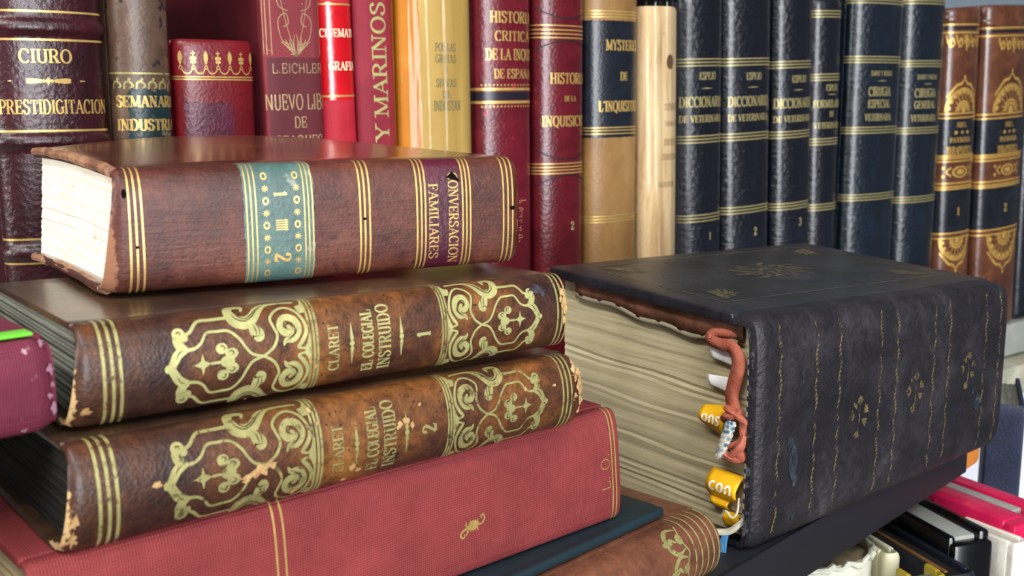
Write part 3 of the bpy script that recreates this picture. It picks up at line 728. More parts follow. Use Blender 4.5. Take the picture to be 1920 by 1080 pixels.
bk = Book('lying_book', 'very thick old black leather book full of yellow and white tabs', 'book', None,
          (.2765, .0010, .0003), (0, 0, -.1058), BL, BT, BD, .0080, 5.5, bt=.0035, sq=.0042, cover=BLKC, spine=BLK, page=PAGE_OLD, seed=33, flare=bk_fl, layers=64, jit=.00016, wave=.0004,
          groove=.0003, cap=.003, head_in=.0045)
k = Ink()
for a in (.0118, .0314, .0447, .0696, .0805, .1062, .1172, .1455, .1575):
    wv = [(a + .0005 * math.sin(i * .9 + a * 900), -.031 + .062 * i / 44) for i in range(45)]
    for i, (x, y) in enumerate(wv):
        k.stroke([(x - .0007, y), (x, y + .0007), (x + .0002, y + .0016)], [.0001, .0008, .0001])
        k.stroke([(x + .0008, y + .0004), (x + .0002, y + .001)], [.0001, .0005])
bk.put('gilt_rules', k, GOLD_FADED, 'lie', off=.0002)
def sprig(k, c, w, m):
    F = lambda x, y: (c + x * m, w + y * m)
    k.curve([F(.2, -2.6), F(.3, -.6), F(.2, 1.2)], [.3 * m, .25 * m, .2 * m])
    for bx, by, a, n in ((.3, 2.2, 90, 5), (-1.7, .1, 170, 5), (1.9, .6, 35, 4), (-.3, -2.8, 250, 4), (-.8, 1.6, 120, 2), (1.5, -1.0, 330, 3)):
        for j in range(n):
            t = R(a + (j - (n - 1) / 2) * 34)
            k.stroke([F(bx - .5 * math.cos(R(a)), by - .5 * math.sin(R(a))), F(bx + .5 * math.cos(t), by + .5 * math.sin(t)), F(bx + 1.1 * math.cos(t), by + 1.1 * math.sin(t))], [.15 * m, .55 * m, .1 * m])
k = Ink()
for c, w in ((.0572, -.0020), (.0938, .0010), (.1325, .0035)): sprig(k, c, w, .0021)
bk.put('gilt_sprigs', k, GOLD_FADED, 'lie', off=.0002)
# blind and gilt tooling on the upper board
def on_board(name, ink, mat, off=.00012):
    bm = ink.mesh(lambda u, v: bk.P(u, BT + off, v)); return obj(name, bm, mat, bk.front_cover)
k = Ink()
for (a, b, c, d) in ((.012, .023, .152, .023), (.012, .023, .012, .090), (.152, .023, .152, .090), (.012, .090, .152, .090)):
    n = 90
    for i in range(n):
        t0, t1 = i / n, (i + .75) / n
        k.stroke([(a + (c - a) * t0, b + (d - b) * t0), (a + (c - a) * t1, b + (d - b) * t1)], .0010)
for cx, cy, sx, sy in ((.022, .031, 1, 1), (.142, .031, -1, 1), (.022, .082, 1, -1), (.142, .082, -1, -1)):
    for j in range(6): k.curve([(cx - .006 * sx, cy - .005 * sy), (cx + sx * .006 * math.cos(j * .35), cy + sy * .006 * math.sin(j * .35)), (cx + sx * .010 * math.cos(j * .35 - .15), cy + sy * .010 * math.sin(j * .35 + .1))], [.0004, .0016, .0003])
for j in range(18):
    a = j * 2 * math.pi / 18; r0 = .006 + .002 * (j % 3); r1 = .020 + .006 * (j % 2)
    k.curve([(.082 + r0 * math.cos(a), .057 + .55 * r0 * math.sin(a)), (.082 + .7 * r1 * math.cos(a + .2), .057 + .4 * r1 * math.sin(a + .2)), (.082 + r1 * math.cos(a), .057 + .55 * r1 * math.sin(a))], [.0006, .0022, .0004])
k.disc(.082, .057, .006, .004, 16, .6)
on_board('gilt_tooling', k, gilt('rubbed_gold', rgb(112, 100, 74), .52, 420, .2, .5))
k = Ink()
rr = random.Random(8)
for (a, w, m) in ((.0240, .0165, .0022), (.0242, .0145, .0014), (.0205, -.0105, .0066), (.0185, -.0045, .0040), (.0215, -.016, .0036), (.142, -.012, .0050), (.138, -.006, .0026), (.022, -.0285, .0016), (.150, .004, .0018)):
    n = 11; P = [(a + m * .55 * rr.uniform(.5, 1) * math.cos(j * 2 * math.pi / n), w + m * rr.uniform(.5, 1) * math.sin(j * 2 * math.pi / n)) for j in range(n)]
    for j in range(n): k.faces.append(((a, w), P[j], P[(j + 1) % n]))
bk.put('scuffed_patches', k, leather('scuffed_leather', [(.35, rgb(20, 25, 32)), (.55, rgb(38, 48, 56)), (.75, rgb(72, 80, 84))], 260, .5, .7, 500), 'lie', off=.00016)
# reddish doublure between board and leaves
bm = bmesh.new(); n = 24; top, bot = [], []
for i in range(n + 1):
    d = .008 + (BD - .012 - .008) * i / n
    top.append(bm.verts.new(bk.P(.0030, BT - .0034, d))); bot.append(bm.verts.new(bk.P(.0034 + .0004 * math.sin(i * 2.1), BT - .0034 - .0052 + .0005 * math.sin(i * .8) - .0012 * math.sin(i * .21), d)))
for i in range(n): bm.faces.new((top[i], top[i + 1], bot[i + 1], bot[i]))
ob = obj('endpaper', bm, leather('brown_endpaper', [(.35, rgb(92, 56, 40)), (.65, rgb(142, 92, 66))], 120, .7, .2), bk.root)
ob.modifiers.new('thick', 'SOLIDIFY').thickness = .0006
bm = bmesh.new(); top, bot = [], []
for i in range(n + 1):
    d = .010 + (BD - .012 - .010) * i / n
    z0 = BT - .0086 + .0005 * math.sin(i * .8) - .0012 * math.sin(i * .21)
    top.append(bm.verts.new(bk.P(.0030, z0 + .0004, d))); bot.append(bm.verts.new(bk.P(.0028 + .0003 * math.sin(i * 1.1), z0 - .0010 - .0003 * math.sin(i * 1.1), d)))
for i in range(n): bm.faces.new((top[i], top[i + 1], bot[i + 1], bot[i]))
ob = obj('flyleaf', bm, plain('curled_flyleaf', rgb(150, 142, 116), .8, .2), bk.root)
ob.modifiers.new('thick', 'SOLIDIFY').thickness = .0004
# striped headband along the spine curve
bm = bmesh.new()
HBW = NT('striped_headband'); w = HBW.n.new('ShaderNodeTexWave'); w.bands_direction = 'Z'; w.inputs['Scale'].default_value = 95; HBW.link(HBW.obj, w.inputs[0])
HBW.base(HBW.ramp(w.outputs['Fac'], [(.42, rgb(38, 54, 92)), (.55, rgb(186, 178, 160))])); HBW.p(.8, .2)
pts = []
for i in range(25):
    t = .006 + (BT - .012 - .006) * i / 24; u = (t - BT / 2) / (BT / 2)
    df = bk.b * (1 - (1 - abs(u) ** bk.n) ** (1 / bk.n)) + .0024
    pts.append(bk.P(.0026, t, df + .0012))
add_tube(bm, pts, .0016, 8); obj('headband', bm, HBW.m, bk.root)
# terracotta ribbon marker with its knot
RIB = leather('terracotta_ribbon', [(.35, rgb(150, 74, 56)), (.65, rgb(188, 110, 86))], 160, .7, .35, 1500, .3)
def strap(path, widths, mat, name, parent, nrm=(-1, -.1, 0)):
    bm = bmesh.new(); P = [Vector(p) for p in path]; L_, R_ = [], []
    n = Vector(nrm).normalized()
    for i, p in enumerate(P):
        t = (P[min(i + 1, len(P) - 1)] - P[max(i - 1, 0)]).normalized(); a = t.cross(n).normalized() * widths[i] / 2
        c = n * .00035
        L_.append(bm.verts.new(p + a)); R_.append((bm.verts.new(p + c), bm.verts.new(p - a)))
    for i in range(len(P) - 1):
        bm.faces.new((L_[i], L_[i + 1], R_[i + 1][0], R_[i][0])); bm.faces.new((R_[i][0], R_[i + 1][0], R_[i + 1][1], R_[i][1]))
    o = obj(name, bm, mat, parent); o.modifiers.new('thick', 'SOLIDIFY').thickness = .0004; return o
HP = lambda d, z, s=.0: Vector((s * .7 + .0030, d + .0037, z + .0008))       # a point in front of the head of the black book
path = catmull([tuple(HP(*p)) for p in ((.0050, .0668, .002), (.0105, .0674, -.0005), (.0150, .0668, -.0015), (.0158, .0648, -.002), (.0115, .0640, -.0025), (.0070, .0640, -.003), (.0042, .0610, -.003), (.0042, .0570, -.003), (.0058, .0520, -.0025), (.0066, .0475, -.002), (.0052, .0440, -.002), (.0030, .0420, -.0025))], 5)
wd = [.0022 + .0026 * min(1, i / 30) for i in range(len(path))]
rib = strap(path, wd, RIB, 'ribbon_marker', bk.root)
bm = bmesh.new()
for ps, r in (([(.0078, .0445), (.0050, .0440), (.0016, .0420), (.0006, .0385), (.0020, .0350), (.0048, .0330), (.0080, .0318)], .0017), ([(.0022, .0445), (.0045, .0425), (.0075, .0420), (.0085, .0400)], .0016),
              ([(.0004, .0372), (.0012, .0335), (.0040, .0300), (.0075, .0285), (.0098, .0295)], .0018), ([(.0095, .0320), (.0070, .0300), (.0035, .0288), (.0010, .0292)], .0017), ([(.0012, .0350), (.0016, .0320), (.0010, .0290)], .0014)):
    q = catmull([tuple(HP(a, z, -.0030 - .0012 * math.sin(i * 1.3))) for i, (a, z) in enumerate(ps)], 5)
    add_tube(bm, q, [1.25 * r * (.75 + .25 * math.sin(math.pi * i / (len(q) - 1))) for i in range(len(q))], 8, .6)
obj('ribbon_knot', bm, RIB, rib)
# the blue and white cord twisted through the knot, and its loose ends
CORD = NT('blue_white_cord'); CORD.base(CORD.ramp(CORD.voronoi(620), [(.15, rgb(50, 84, 112)), (.42, rgb(120, 146, 158)), (.62, rgb(206, 200, 186))])); CORD.p(.85, .2); CORD.bump(CORD.noise(1500), .5)
bm = bmesh.new(); rr = random.Random(4)
for a in range(3):
    q = []
    for i in range(22):
        f = i / 21; z = .0405 - .0118 * f; d = .0050 + .0035 * f
        q.append(HP(d + .0011 * math.cos(f * 14 + a * 2.1), z, -.0052 + .0011 * math.sin(f * 14 + a * 2.1)))
    add_tube(bm, q, .0010, 7)
obj('twisted_cord', bm, CORD.m, rib)
bm = bmesh.new()
add_tube(bm, catmull([tuple(HP(*p)) for p in ((.0000, .0100, -.001), (.0022, .0072, -.003), (.0052, .0046, -.004), (.0090, .0036, -.0055), (.0112, .0030, -.006))], 5), .0011, 7)
add_tube(bm, catmull([tuple(HP(*p)) for p in ((.0088, .0085, -.003), (.0060, .0115, -.005), (.0034, .0100, -.005), (.0020, .0120, -.004), (.0020, .0165, -.003))], 5), .00035, 6)
obj('loose_thread', bm, plain('off_white_thread', rgb(206, 200, 178), .9, .2), rib)
bm = bmesh.new()
for j in range(7):
    add_tube(bm, [HP(.0052 + .0002 * j, .0048, -.004), HP(.0058 + .0003 * (j - 3), .0018, -.006), HP(.0056 + .0006 * (j - 3), -.0012, -.0085 - .0004 * j)], .00042, 5)
obj('cord_tassel', bm, plain('blue_thread', rgb(66, 120, 164), .9, .2), rib)
# paper tabs held between the leaves: things of their own
def tab(name, label, quad, mat, txt=None, bulge=.003, group=None):
    """quad: four (depth, height) corners over the head of the black book; the tab curls out from the leaves"""
    root = empty(name, bk.root.location, bk.root.rotation_euler); tag(root, label, 'paper tab', 'tabs in the black book')
    (a, b, c, d) = quad
    def F(u, v, off=0):
        x0 = a[0] + (b[0] - a[0]) * u; y0 = a[1] + (b[1] - a[1]) * u
        x1 = d[0] + (c[0] - d[0]) * u; y1 = d[1] + (c[1] - d[1]) * u
        return bk_v(-.0002 - bulge * math.sin(math.pi * min(1, v * .92 + .04)) - off, x0 + (x1 - x0) * v, y0 + (y1 - y0) * v)
    bk_v = lambda s, dd, z: Vector((s + .0036, dd + .0037, z + .0005))
    bm = bmesh.new(); G = [[bm.verts.new(F(i / 8, j / 10)) for i in range(9)] for j in range(11)]
    for j in range(10):
        for i in range(8): bm.faces.new((G[j][i], G[j][i + 1], G[j + 1][i + 1], G[j + 1][i]))
    o = obj('paper_strip', bm, mat, root); o.modifiers.new('thick', 'SOLIDIFY').thickness = .00025
    if txt:
        k = Ink(); text(k, txt, .5, 0, .62, None, .12, .12, False, .04, xs=.78)
        bm = k.mesh(lambda u, v: F(min(max(.06 + u * .9 - .0, 0), 1), min(max(.40 - v * .85, 0), 1), .00028)); obj('white_lettering', bm, TABW, root)
    return root
WHITE_TAB = plain('white_paper_tab', rgb(250, 250, 248), .6, .3, var=.02)
YEL_TAB = plain('yellow_paper_tab', rgb(250, 190, 22), .5, .4, var=.03)
TABW = plain('white_tab_print', rgb(255, 252, 235), .6, .3, var=.01)
tab('paper_tab', 'upper white paper tab stuck beside the ribbon of the black book', [(.0169, .0628), (.0068, .0633), (.0074, .0575), (.0164, .0590)], WHITE_TAB, bulge=.0005)
tab('paper_tab', 'lower white paper tab just above the yellow tabs', [(.0177, .0532), (.0085, .0538), (.0088, .0487), (.0169, .0500)], WHITE_TAB, bulge=.0005)
tab('paper_tab', 'upper yellow paper tab lettered ons, curling from the black book', [(.0186, .0432), (.0072, .0452), (.0100, .0342), (.0188, .0368)], YEL_TAB, 'ons', .0030)
tab('paper_tab', 'middle yellow paper tab lettered con, above the thread', [(.0140, .0236), (.0018, .0232), (.0036, .0136), (.0152, .0140)], YEL_TAB, 'con', .0036)
tab('paper_tab', 'blank folded yellow tab tucked just beneath the con tab', [(.0150, .0142), (.0070, .0138), (.0075, .0106), (.0128, .0104)], YEL_TAB, None, .0016)
tab('paper_tab', 'lowest yellow tab behind the loose thread at the foot of the black book', [(.0100, .0100), (.0034, .0104), (.0030, .0058), (.0090, .0052)], YEL_TAB, None, .0008)

# ------------------------------------------------------------------ the bookcase and the upright row behind
RA = R(-9.5); RE = Vector((math.cos(RA), math.sin(RA), 0)); RN = Vector((-RE.y, RE.x, 0)); RO = Vector((.0875, .258, -.033))
GREY_LAM = plain('pale_grey_laminate', rgb(158, 160, 152), .5, .4, var=.10, vs=60, bump=.05)
WALL_GREY = plain('blue_grey_panel', rgb(118, 130, 140), .6, .3, var=.06)
SHADE_LAM = plain('shade_dark_laminate', rgb(14, 14, 20), .5, .4)  # back panel colour: near-black stands in for the shade behind the row
case = tag(empty('bookcase', RO, (0, 0, RA)), 'pale bookcase with grey back holding the upright row of old books', 'bookcase')
box_obj('shelf_board', (-.45, -.010, -.026), (1.00, .25, -.0002), GREY_LAM, case, .001)
box_obj('back_panel', (-.45, .25, -.24), (.64, .262, .62), SHADE_LAM, case, .001)
wb = box_obj('wall_back', (.6402, .25, -.24), (2.40, .262, .90), WALL_GREY, None, .001); wb.location = RO; wb.rotation_euler = (0, 0, RA); wb['kind'] = 'structure'
box_obj('lower_shelf', (-.45, -.30, -.245), (1.00, .25, -.229), GREY_LAM, case, .001)

def up(left, T, lean, L, b, cover, spine, label, page=PAGE_TAN, seed=0, D=.13, out=0, group='books in the upright row', n=2.1, bt=.002, bands=(), groove=.0004, name='upright_book', trim=.0012, tilt=0, **kw):
    loc = RO + RE * (left + trim / 2) - RN * (b + out)
    l = R(lean)
    if l > 0: loc = loc + Vector((0, 0, T * math.sin(l)))
    return Book(name, label, 'book', group, loc, (R(tilt), l, RA), L, T - trim, D, b, n, True, bt, .003, cover, spine, page, None, bands, 16, .0002, 0, seed, groove, .0012, **kw)
def stamp(B, name, items, mat, thick=.17, thin=.07, serif=True):
    """items: (text, s centre, height, width, w centre)"""
    k = Ink()
    for it in items:
        t, s, h, w = it[:4]; text(k, t, it[4] if len(it) > 4 else 0, s, h, w, thick, thin, serif)
    return B.put(name, k, mat, 'across')
def bars(B, ss, mat, w=.0007, name='gilt_rules', a=.96):
    k = Ink(); B.rules(ss, w, k, a); return B.put(name, k, mat, 'lie')
def dashes(B, items, mat, name='gilt_dash'):
    k = Ink()
    for s, w, h, c in items: k.stroke([(c - w / 2, s), (c, s), (c + w / 2, s)], [h * .2, h, h * .2])
    return B.put(name, k, mat, 'across')

# 1 conjuring book
MAROON = leather('dark_maroon_morocco', [(.3, rgb(36, 10, 16)), (.5, rgb(50, 14, 22)), (.7, rgb(64, 19, 29))], 50, .32, .45, 650, .5, coat=.1)
B = up(.0680, .0412, 0, .275, .0085, MAROON, MAROON, 'dark maroon book lettered prestidigitacion, leftmost of the upright row', seed=41,
       bands=[(.1590, .0052, .0018), (.2000, .0052, .0018), (.1180, .0052, .0018), (.2420, .0052, .0018)])
stamp(B, 'title_lettering', [('CIURO', .1897, .0048, .0185, -.0022), ('PRESTIDIGITACION', .1715, .0050, .0400, .0006)], GOLD, .18, .08)
bars(B, [.1628, .1955, .1142, .1232, .2055, .2365], GOLD, .0008)
k = Ink()
for sg in (1, -1):
    k.stroke([(sg * .0022, .1808), (sg * .006, .1808), (sg * .0135, .1808)], [.0012, .0020, .0002]); k.disc(sg * .0014, .1808, .0006)
k.stroke([(0, .1793), (0, .1808), (0, .1823)], [0, .0018, 0])
B.put('gilt_dash', k, GOLD, 'across', w0=-.0022)

# 2 brown mottled, dark label
SEM = leather('speckled_brown_calf', [(.3, rgb(64, 46, 37)), (.5, rgb(86, 64, 51)), (.7, rgb(106, 83, 66))], 50, .4, .25, 800, specks=(.60, rgb(38, 30, 34), 190))
B = up(.1085, .0240, .6, .262, .0085, SEM, SEM, 'speckled brown calf book with a dark green label lettered semanario', seed=42)
B.panel('title_label', leather('dark_green_label', [(.35, rgb(18, 36, 38)), (.6, rgb(28, 50, 50))], 60, .35, .2, specks=(.6, rgb(110, 96, 78), 160)), .1560, .1784, -.0080, .0150, ragged=.0012)
stamp(B, 'title_lettering', [('SEMANARIO', .1732, .0042, .0270, .0016), ('INDUSTRIAL', .1643, .0042, .0280, .0020)], GOLD, .26, .1)
bars(B, [.1838], GOLD_WORN, .0007)
k = Ink()
for i in range(6):
    c = -.011 + i * .0045
    k.curve([(c - .002, .1778), (c - .0016, .1802), (c, .1806), (c + .0012, .1790), (c, .1782)], [.0006, .0009, .0009, .0008, .0003]); k.disc(c, .1816, .0006)
B.put('gilt_ornament', k, GOLD_WORN, 'across')

# 3 short red book with the crown border
CRIM = leather('crimson_calf', [(.3, rgb(90, 12, 21)), (.55, rgb(112, 17, 26)), (.75, rgb(126, 25, 33))], 30, .34, .25, 900, specks=(.62, rgb(80, 20, 44), 24))
B = up(.1340, .0345, .3, .1975, .0060, CRIM, CRIM, 'short crimson book with a gilt crown border at its head', seed=43, n=2.6)
k = Ink()
for i in range(7):
    c = -.0150 + i * .0050
    k.disc(c, .1864, .00075, .00085, 12, .55)
    if i < 6: k.curve([(c + .0005, .1860), (c + .0012, .1846), (c + .0025, .1840), (c + .0038, .1846), (c + .0045, .1860)], [.0003, .0004, .0005, .0004, .0003])
    k.stroke([(c, .1872), (c, .1880)], .0003)
    if i % 2 == 0: k.stroke([(c, .1878), (c, .1898), (c, .1915), (c, .1930)], [.0005, .0018, .0016, .0001])
    else:
        k.disc(c, .1886, .0012, .0007); k.disc(c - .0006, .1900, .0007); k.disc(c + .0006, .1900, .0007); k.stroke([(c, .190), (c, .1928)], .0004); k.stroke([(c - .0008, .1920), (c + .0008, .1920)], .0004)
B.put('gilt_border', k, GOLD, 'across')
bars(B, [.1828, .1818], GOLD, .0005)
B.panel('dark_stain', leather('plum_stain', [(.35, rgb(66, 16, 38)), (.65, rgb(92, 26, 50))], 60, .35, .3), .1400, .1738, -.0150, .0060, off=.00005, ragged=.0022)

# 4 faded red publisher's cloth
NUEC = cloth('shade_darkened_board_cloth', rgb(72, 8, 20), rgb(92, 14, 28), .0006, .2, .8)  # boards coloured darker to imitate shade in the gap above the short book
NUE = cloth('faded_red_cloth', rgb(110, 35, 43), rgb(126, 45, 52), .0006, .35, .6)
B = up(.1745, .0275, -.9, .262, .0030, NUEC, NUE, 'faded red cloth book with scrolled gilt panel, lettered nuevo libro', seed=44, n=3.2, out=.004)
B.panel('title_label', plain('dull_brown_label', rgb(92, 34, 42), .6, .3, bump=.3, bs=1400), .120, .1910, -.0122, .0145)
stamp(B, 'title_lettering', [('NUEVO LIBRO', .1727, .0064, .0330, .0028), ('DE', .1642, .0046, .0060, .0015), ('STAQUES', .1560, .0054, .0220, .001)], GOLD_DULL, .14, .09, False)
stamp(B, 'author_lettering', [('L.EICHLER', .1866, .0040, .0240, .0018)], GOLD_DULL, .09, .09, False)
k = Ink()
for w in (-.0130, -.0118, -.0098, .0125, .0137): k.stroke([(w, .192), (w, .22), (w, .25)], .0003)
for sg in (1, -1):
    for j in range(3): k.curve([(.001, .192), (.001 + sg * .004, .205 + j * .004), (.001 + sg * (.007 - j), .222), (.001 + sg * .009, .245)], .0003)
    k.curve([(.001 + sg * .0005, .196), (.001 + sg * .006, .198), (.001 + sg * .0075, .206), (.001 + sg * .004, .209), (.001 + sg * .003, .205), (.001 + sg * .0052, .2035)], .0004)
    k.curve([(.001 + sg * .003, .210), (.001 + sg * .0070, .212), (.001 + sg * .0075, .218), (.001 + sg * .0045, .219)], .0004)
    for j in range(4): k.curve([(.001, .1915), (.001 + sg * (.001 + j * .0012), .196), (.001 + sg * (.0005 + j * .0021), .2005 - j * .001)], [.0007, .0006, .0002])
B.put('gilt_scrollwork', k, GOLD_DULL, 'across')

# 5 bright red, glossy label
CIN = cloth('bright_red_cloth', rgb(160, 22, 40), rgb(184, 34, 52), .0006, .25, .55)
B = up(.2030, .0180, -1.3, .262, .0050, CIN, CIN, 'bright red narrow book with a glossy scarlet label lettered grafia', seed=45)
B.panel('title_label', leather('glossy_scarlet_label', [(.35, rgb(176, 8, 20)), (.65, rgb(200, 16, 30))], 50, .22, .15, 600, .6, coat=.4, coatr=.15), .1735, .2150, None, None)
stamp(B, 'title_lettering', [('CINEMATO', .2020, .0034, .0185, .0008), ('GRAFIA', .1880, .0036, .0140, .0018)], WHITE_PRINT, .16, .08)
bars(B, [.1752, .2140], GOLD, .0008)

# 6 crimson cloth, lettering up the spine
MAR = cloth('rose_crimson_cloth', rgb(120, 25, 41), rgb(140, 37, 51), .00055, .3, .6)
B = up(.2200, .0208, -1.1, .262, .0040, MAR, MAR, 'rose crimson cloth book lettered y marinos up its spine', seed=46, n=2.6)
k = Ink(); text(k, 'Y MARINOS', 0, 0, .0072, .0610, .18, .08)
B.put('title_lettering', k, GOLD_PALE, 'up', .1860, 0) if False else B.put('title_lettering', k, GOLD_PALE, 'along', .1860, .0012)

# 7 yellow paperback in a clear wrapper
YEL = leather('amber_paper_cover', [(.3, rgb(172, 102, 24)), (.6, rgb(194, 124, 38)), (.8, rgb(206, 146, 66))], 18, .55, .1, 500, .3)
YELP = leather('ochre_spine_paper', [(.3, rgb(166, 132, 66)), (.55, rgb(188, 156, 88)), (.8, rgb(206, 180, 116))], 18, .6, .15, 500, .3, stretch=(3, 3, .35))
B = up(.2400, .0405, -.5, .262, .0100, YEL, YEL, 'amber paper book in a clear wrapper, lettered por las grutas', seed=47, n=2.0)
B.panel('spine_paper', YELP, .02, .26, -.0125, .0225, ragged=.0006)
stamp(B, 'title_lettering', [('POR LAS', .1970, .0036, .0115, .0010), ('GRUTAS', .1919, .0036, .0115, .0010), ('Y', .1868, .0028, None, .0010), ('SELVAS', .1810, .0036, .0115, .0010), ('DEL', .1757, .0032, .0045, .0010), ('INDOST\u00c1N'.replace('\u00c1', 'A'), .1707, .0044, .0155, .0016)], INK_GREY, .15, .07)
FILM = film('clear_wrapper_film')
def wrapper(B, w0, w1, s0, s1, off=.0008, amp=.0007, seed=1, name='clear_wrapper'):
    bm = bmesh.new(); rows = []; r = random.Random(seed); ph = [r.uniform(0, 6) for _ in range(4)]
    for i in range(31):
        S = s0 + (s1 - s0) * i / 30; row = []
        for j in range(29):
            w = w0 + (w1 - w0) * j / 28
            row.append(bm.verts.new(B.surf(S, w, off + amp * (1 + math.sin(j * .9 + ph[0] + .25 * math.sin(i * .3)) * .7 + .3 * math.sin(j * 1.9 + ph[1] + i * .08)))))
        rows.append(row)
    for a, c in zip(rows, rows[1:]):
        for j in range(28): bm.faces.new((a[j], a[j + 1], c[j + 1], c[j]))
    return obj(name, bm, FILM, B.root)
wrapper(B, -.020, .022, .01, .26)

# 8 / 9 history of the inquisition
WINE = leather('wine_red_calf', [(.3, rgb(76, 12, 23)), (.5, rgb(97, 18, 31)), (.7, rgb(113, 26, 38))], 45, .3, .35, 700, .5, specks=(.66, rgb(160, 40, 44), 120), coat=.15)
B = up(.2820, .0345, -.45, .262, .0075, WINE, WINE, 'wine red calf book lettered historia critica, right of the amber book', seed=48)
stamp(B, 'title_lettering', [('HISTORIA', .2122, .0052, .0270, .0030), ('CRITICA', .2034, .0046, .0230, .0034), ('DE LA INQUIS', .1948, .0052, .0310, .0028), ('DE ESPANA', .1857, .0044, .0240, .0034)], GOLD, .19, .08)
bars(B, [.1784, .1722, .2235], GOLD, .0013)
k = Ink()
for S in (.1803, .1702):
    for i in range(16): k.disc(-.0150 + i * .0020, S, .0005, .0005, 8)
B.put('gilt_dots', k, GOLD, 'across')
B.panel('dark_band', plain('black_band', rgb(26, 24, 34), .35, .5), .1733, .1770)
CLAR = leather('dark_red_calf', [(.3, rgb(70, 10, 19)), (.5, rgb(88, 15, 26)), (.7, rgb(102, 23, 33))], 50, .28, .35, 800, .5, coat=.2)
B = up(.3170, .0330, -.15, .262, .0075, CLAR, CLAR, 'dark red calf book with black arcs, lettered historia de la inquisicion', seed=49)
stamp(B, 'title_lettering', [('HISTORIA', .1839, .0053, .0250, .0032), ('DE LA', .1739, .0027, .0080, .0032), ('INQUISICION', .1627, .0052, .0330, .0030)], GOLD, .19, .07)
stamp(B, 'volume_number', [('2', .1092, .0042, None, .0050)], GOLD_PALE, .18, .08)
bars(B, [.2096, .2075, .2056, .2037, .1414, .1397, .1381, .1365], GOLD, .0006)
k = Ink()
for c, sg in ((.2145, -1), (.2010, 1), (.1450, -1), (.1340, 1)):
    k.curve([(-.0170, c - sg * .0035), (-.011, c - sg * .0008), (-.003, c + sg * .0012), (.005, c + sg * .0012), (.012, c - sg * .0004), (.018, c - sg * .003)], .0007)
B.put('black_arcs', k, INK_BLACK, 'across')

# 10 tan calf, black label
TAN = leather('tan_calf', [(.3, rgb(112, 78, 42)), (.5, rgb(138, 102, 58)), (.7, rgb(158, 124, 78))], 28, .42, .2, 800, .45, stretch=(1, 1, .6), crease=((200, 200, 60), .6))
B = up(.3520, .0370, -.5, .262, .0075, TAN, TAN, 'tan calf book with a black label, lettered mysteres de l inquisition', seed=50)
B.panel('title_label', leather('blue_black_label', [(.35, rgb(14, 18, 26)), (.65, rgb(26, 32, 42))], 80, .3, .25, 900, .5, coat=.1), .1535, .2135, ragged=.0003)
stamp(B, 'title_lettering', [("MYSTERES", .2010, .0052, .0250, .0042), ('DE', .1852, .0042, .0055, .0040), ("L'INQUISITION", .1698, .0054, .0320, .0036)], GOLD, .24, .09)
bars(B, [.1588, .1573, .1556, .2150, .2165, .2180, .1123, .1108, .1093], GOLD, .0006)

# 11 ragged paper bundle in a sleeve
CRE = leather('ragged_cream_paper', [(.28, rgb(158, 124, 82)), (.48, rgb(198, 168, 126)), (.7, rgb(214, 190, 152)), (.85, rgb(228, 212, 184))], 14, .75, .5, 350, .2, stretch=(14, 14, 1.2))
B = up(.3925, .0285, -1.2, .2222, .0080, CRE, CRE, 'ragged cream paper bound book in a clear sleeve beside the black volumes', seed=51, n=2.0, cap=None) if False else up(.3925, .0285, -1.2, .2222, .0080, CRE, CRE, 'ragged cream paper bound book in a clear sleeve beside the black volumes', seed=51, n=2.0)
k = Ink(); rr = random.Random(3)
for s in (.2080, .1765, .1510, .1345, .1010): k.stroke([(-.002 if s > .2 else -.012, s), (.013, s + .0006)], .0012 if s > .2 else .0005)
k.disc(.0035, .1930, .0030, .0040, 14); 
B.put('printed_rules', k, plain('brown_print', rgb(92, 68, 44), .8, .2), 'across')
stamp(B, 'faint_lettering', [('SIBRE', .1690, .0034, .0120, .0050), ('PARA EL', .1600, .0026, .0100, .0050), ('INDICE', .1500, .0034, .0120, .0050), ('DERECHO', .1420, .0030, .0125, .0040), ('MADRID', .1270, .0028, .0130, .0020)], plain('faint_print', rgb(138, 112, 80), .8, .2), .12, .08)
bm = bmesh.new(); rows = []
for i in range(31):
    S = .02 + .204 * i / 30
    rows.append([bm.verts.new(Vector((-.002 + .037 * j / 24, (-.0016 if j < 17 else -.0016 + (j - 17) * .00035) - .004 * math.sin(min(1, j / 17) * math.pi) + .0006 * math.sin(j * 1.1 + i * .05), S))) for j in range(25)])
for a, c in zip(rows, rows[1:]):
    for j in range(24): bm.faces.new((a[j], a[j + 1], c[j + 1], c[j]))
obj('clear_sleeve', bm, FILM, B.root)

# 12-17 the black veterinary set
def vet_leather(nm, c1, c2, c3): return leather(nm, [(.3, c1), (.55, c2), (.8, c3)], 60, .30, .7, 420, .5, stretch=(1, 1, .5), coat=.35, coatr=.2, crease=((70, 70, 420), 1.4))
VET = vet_leather('blue_black_leather', rgb(9, 10, 18), rgb(15, 17, 28), rgb(23, 26, 40))
VET2 = vet_leather('teal_black_leather', rgb(8, 15, 23), rgb(14, 25, 36), rgb(22, 36, 50))
GOLD_VET = gilt('dim_gold_leaf', rgb(178, 164, 112), .40, 450, .4, .4)
def vet(left, T, lean, L, spine_bands, items, num, label, mat, seed, b=.0085, off=-.0020, dash=None, out=0):
    B = up(left, T, lean, L, b, mat, mat, label, seed=seed, trim=.0012, out=out)
    ss = []
    for s in spine_bands: ss += [s - .0018, s, s + .0018]
    bars(B, ss, GOLD_VET, .0007)
    stamp(B, 'title_lettering', [(t, s, h, w, off + (x[0] if x else 0)) for t, s, h, w, *x in items], GOLD_VET, .2, .09)
    if dash: dashes(B, [(dash, .009, .0007, off + .001)], GOLD_VET)
    if num: stamp(B, 'volume_number', [num + (off + .0045,)], GOLD_VET, .22, .1)
    return B
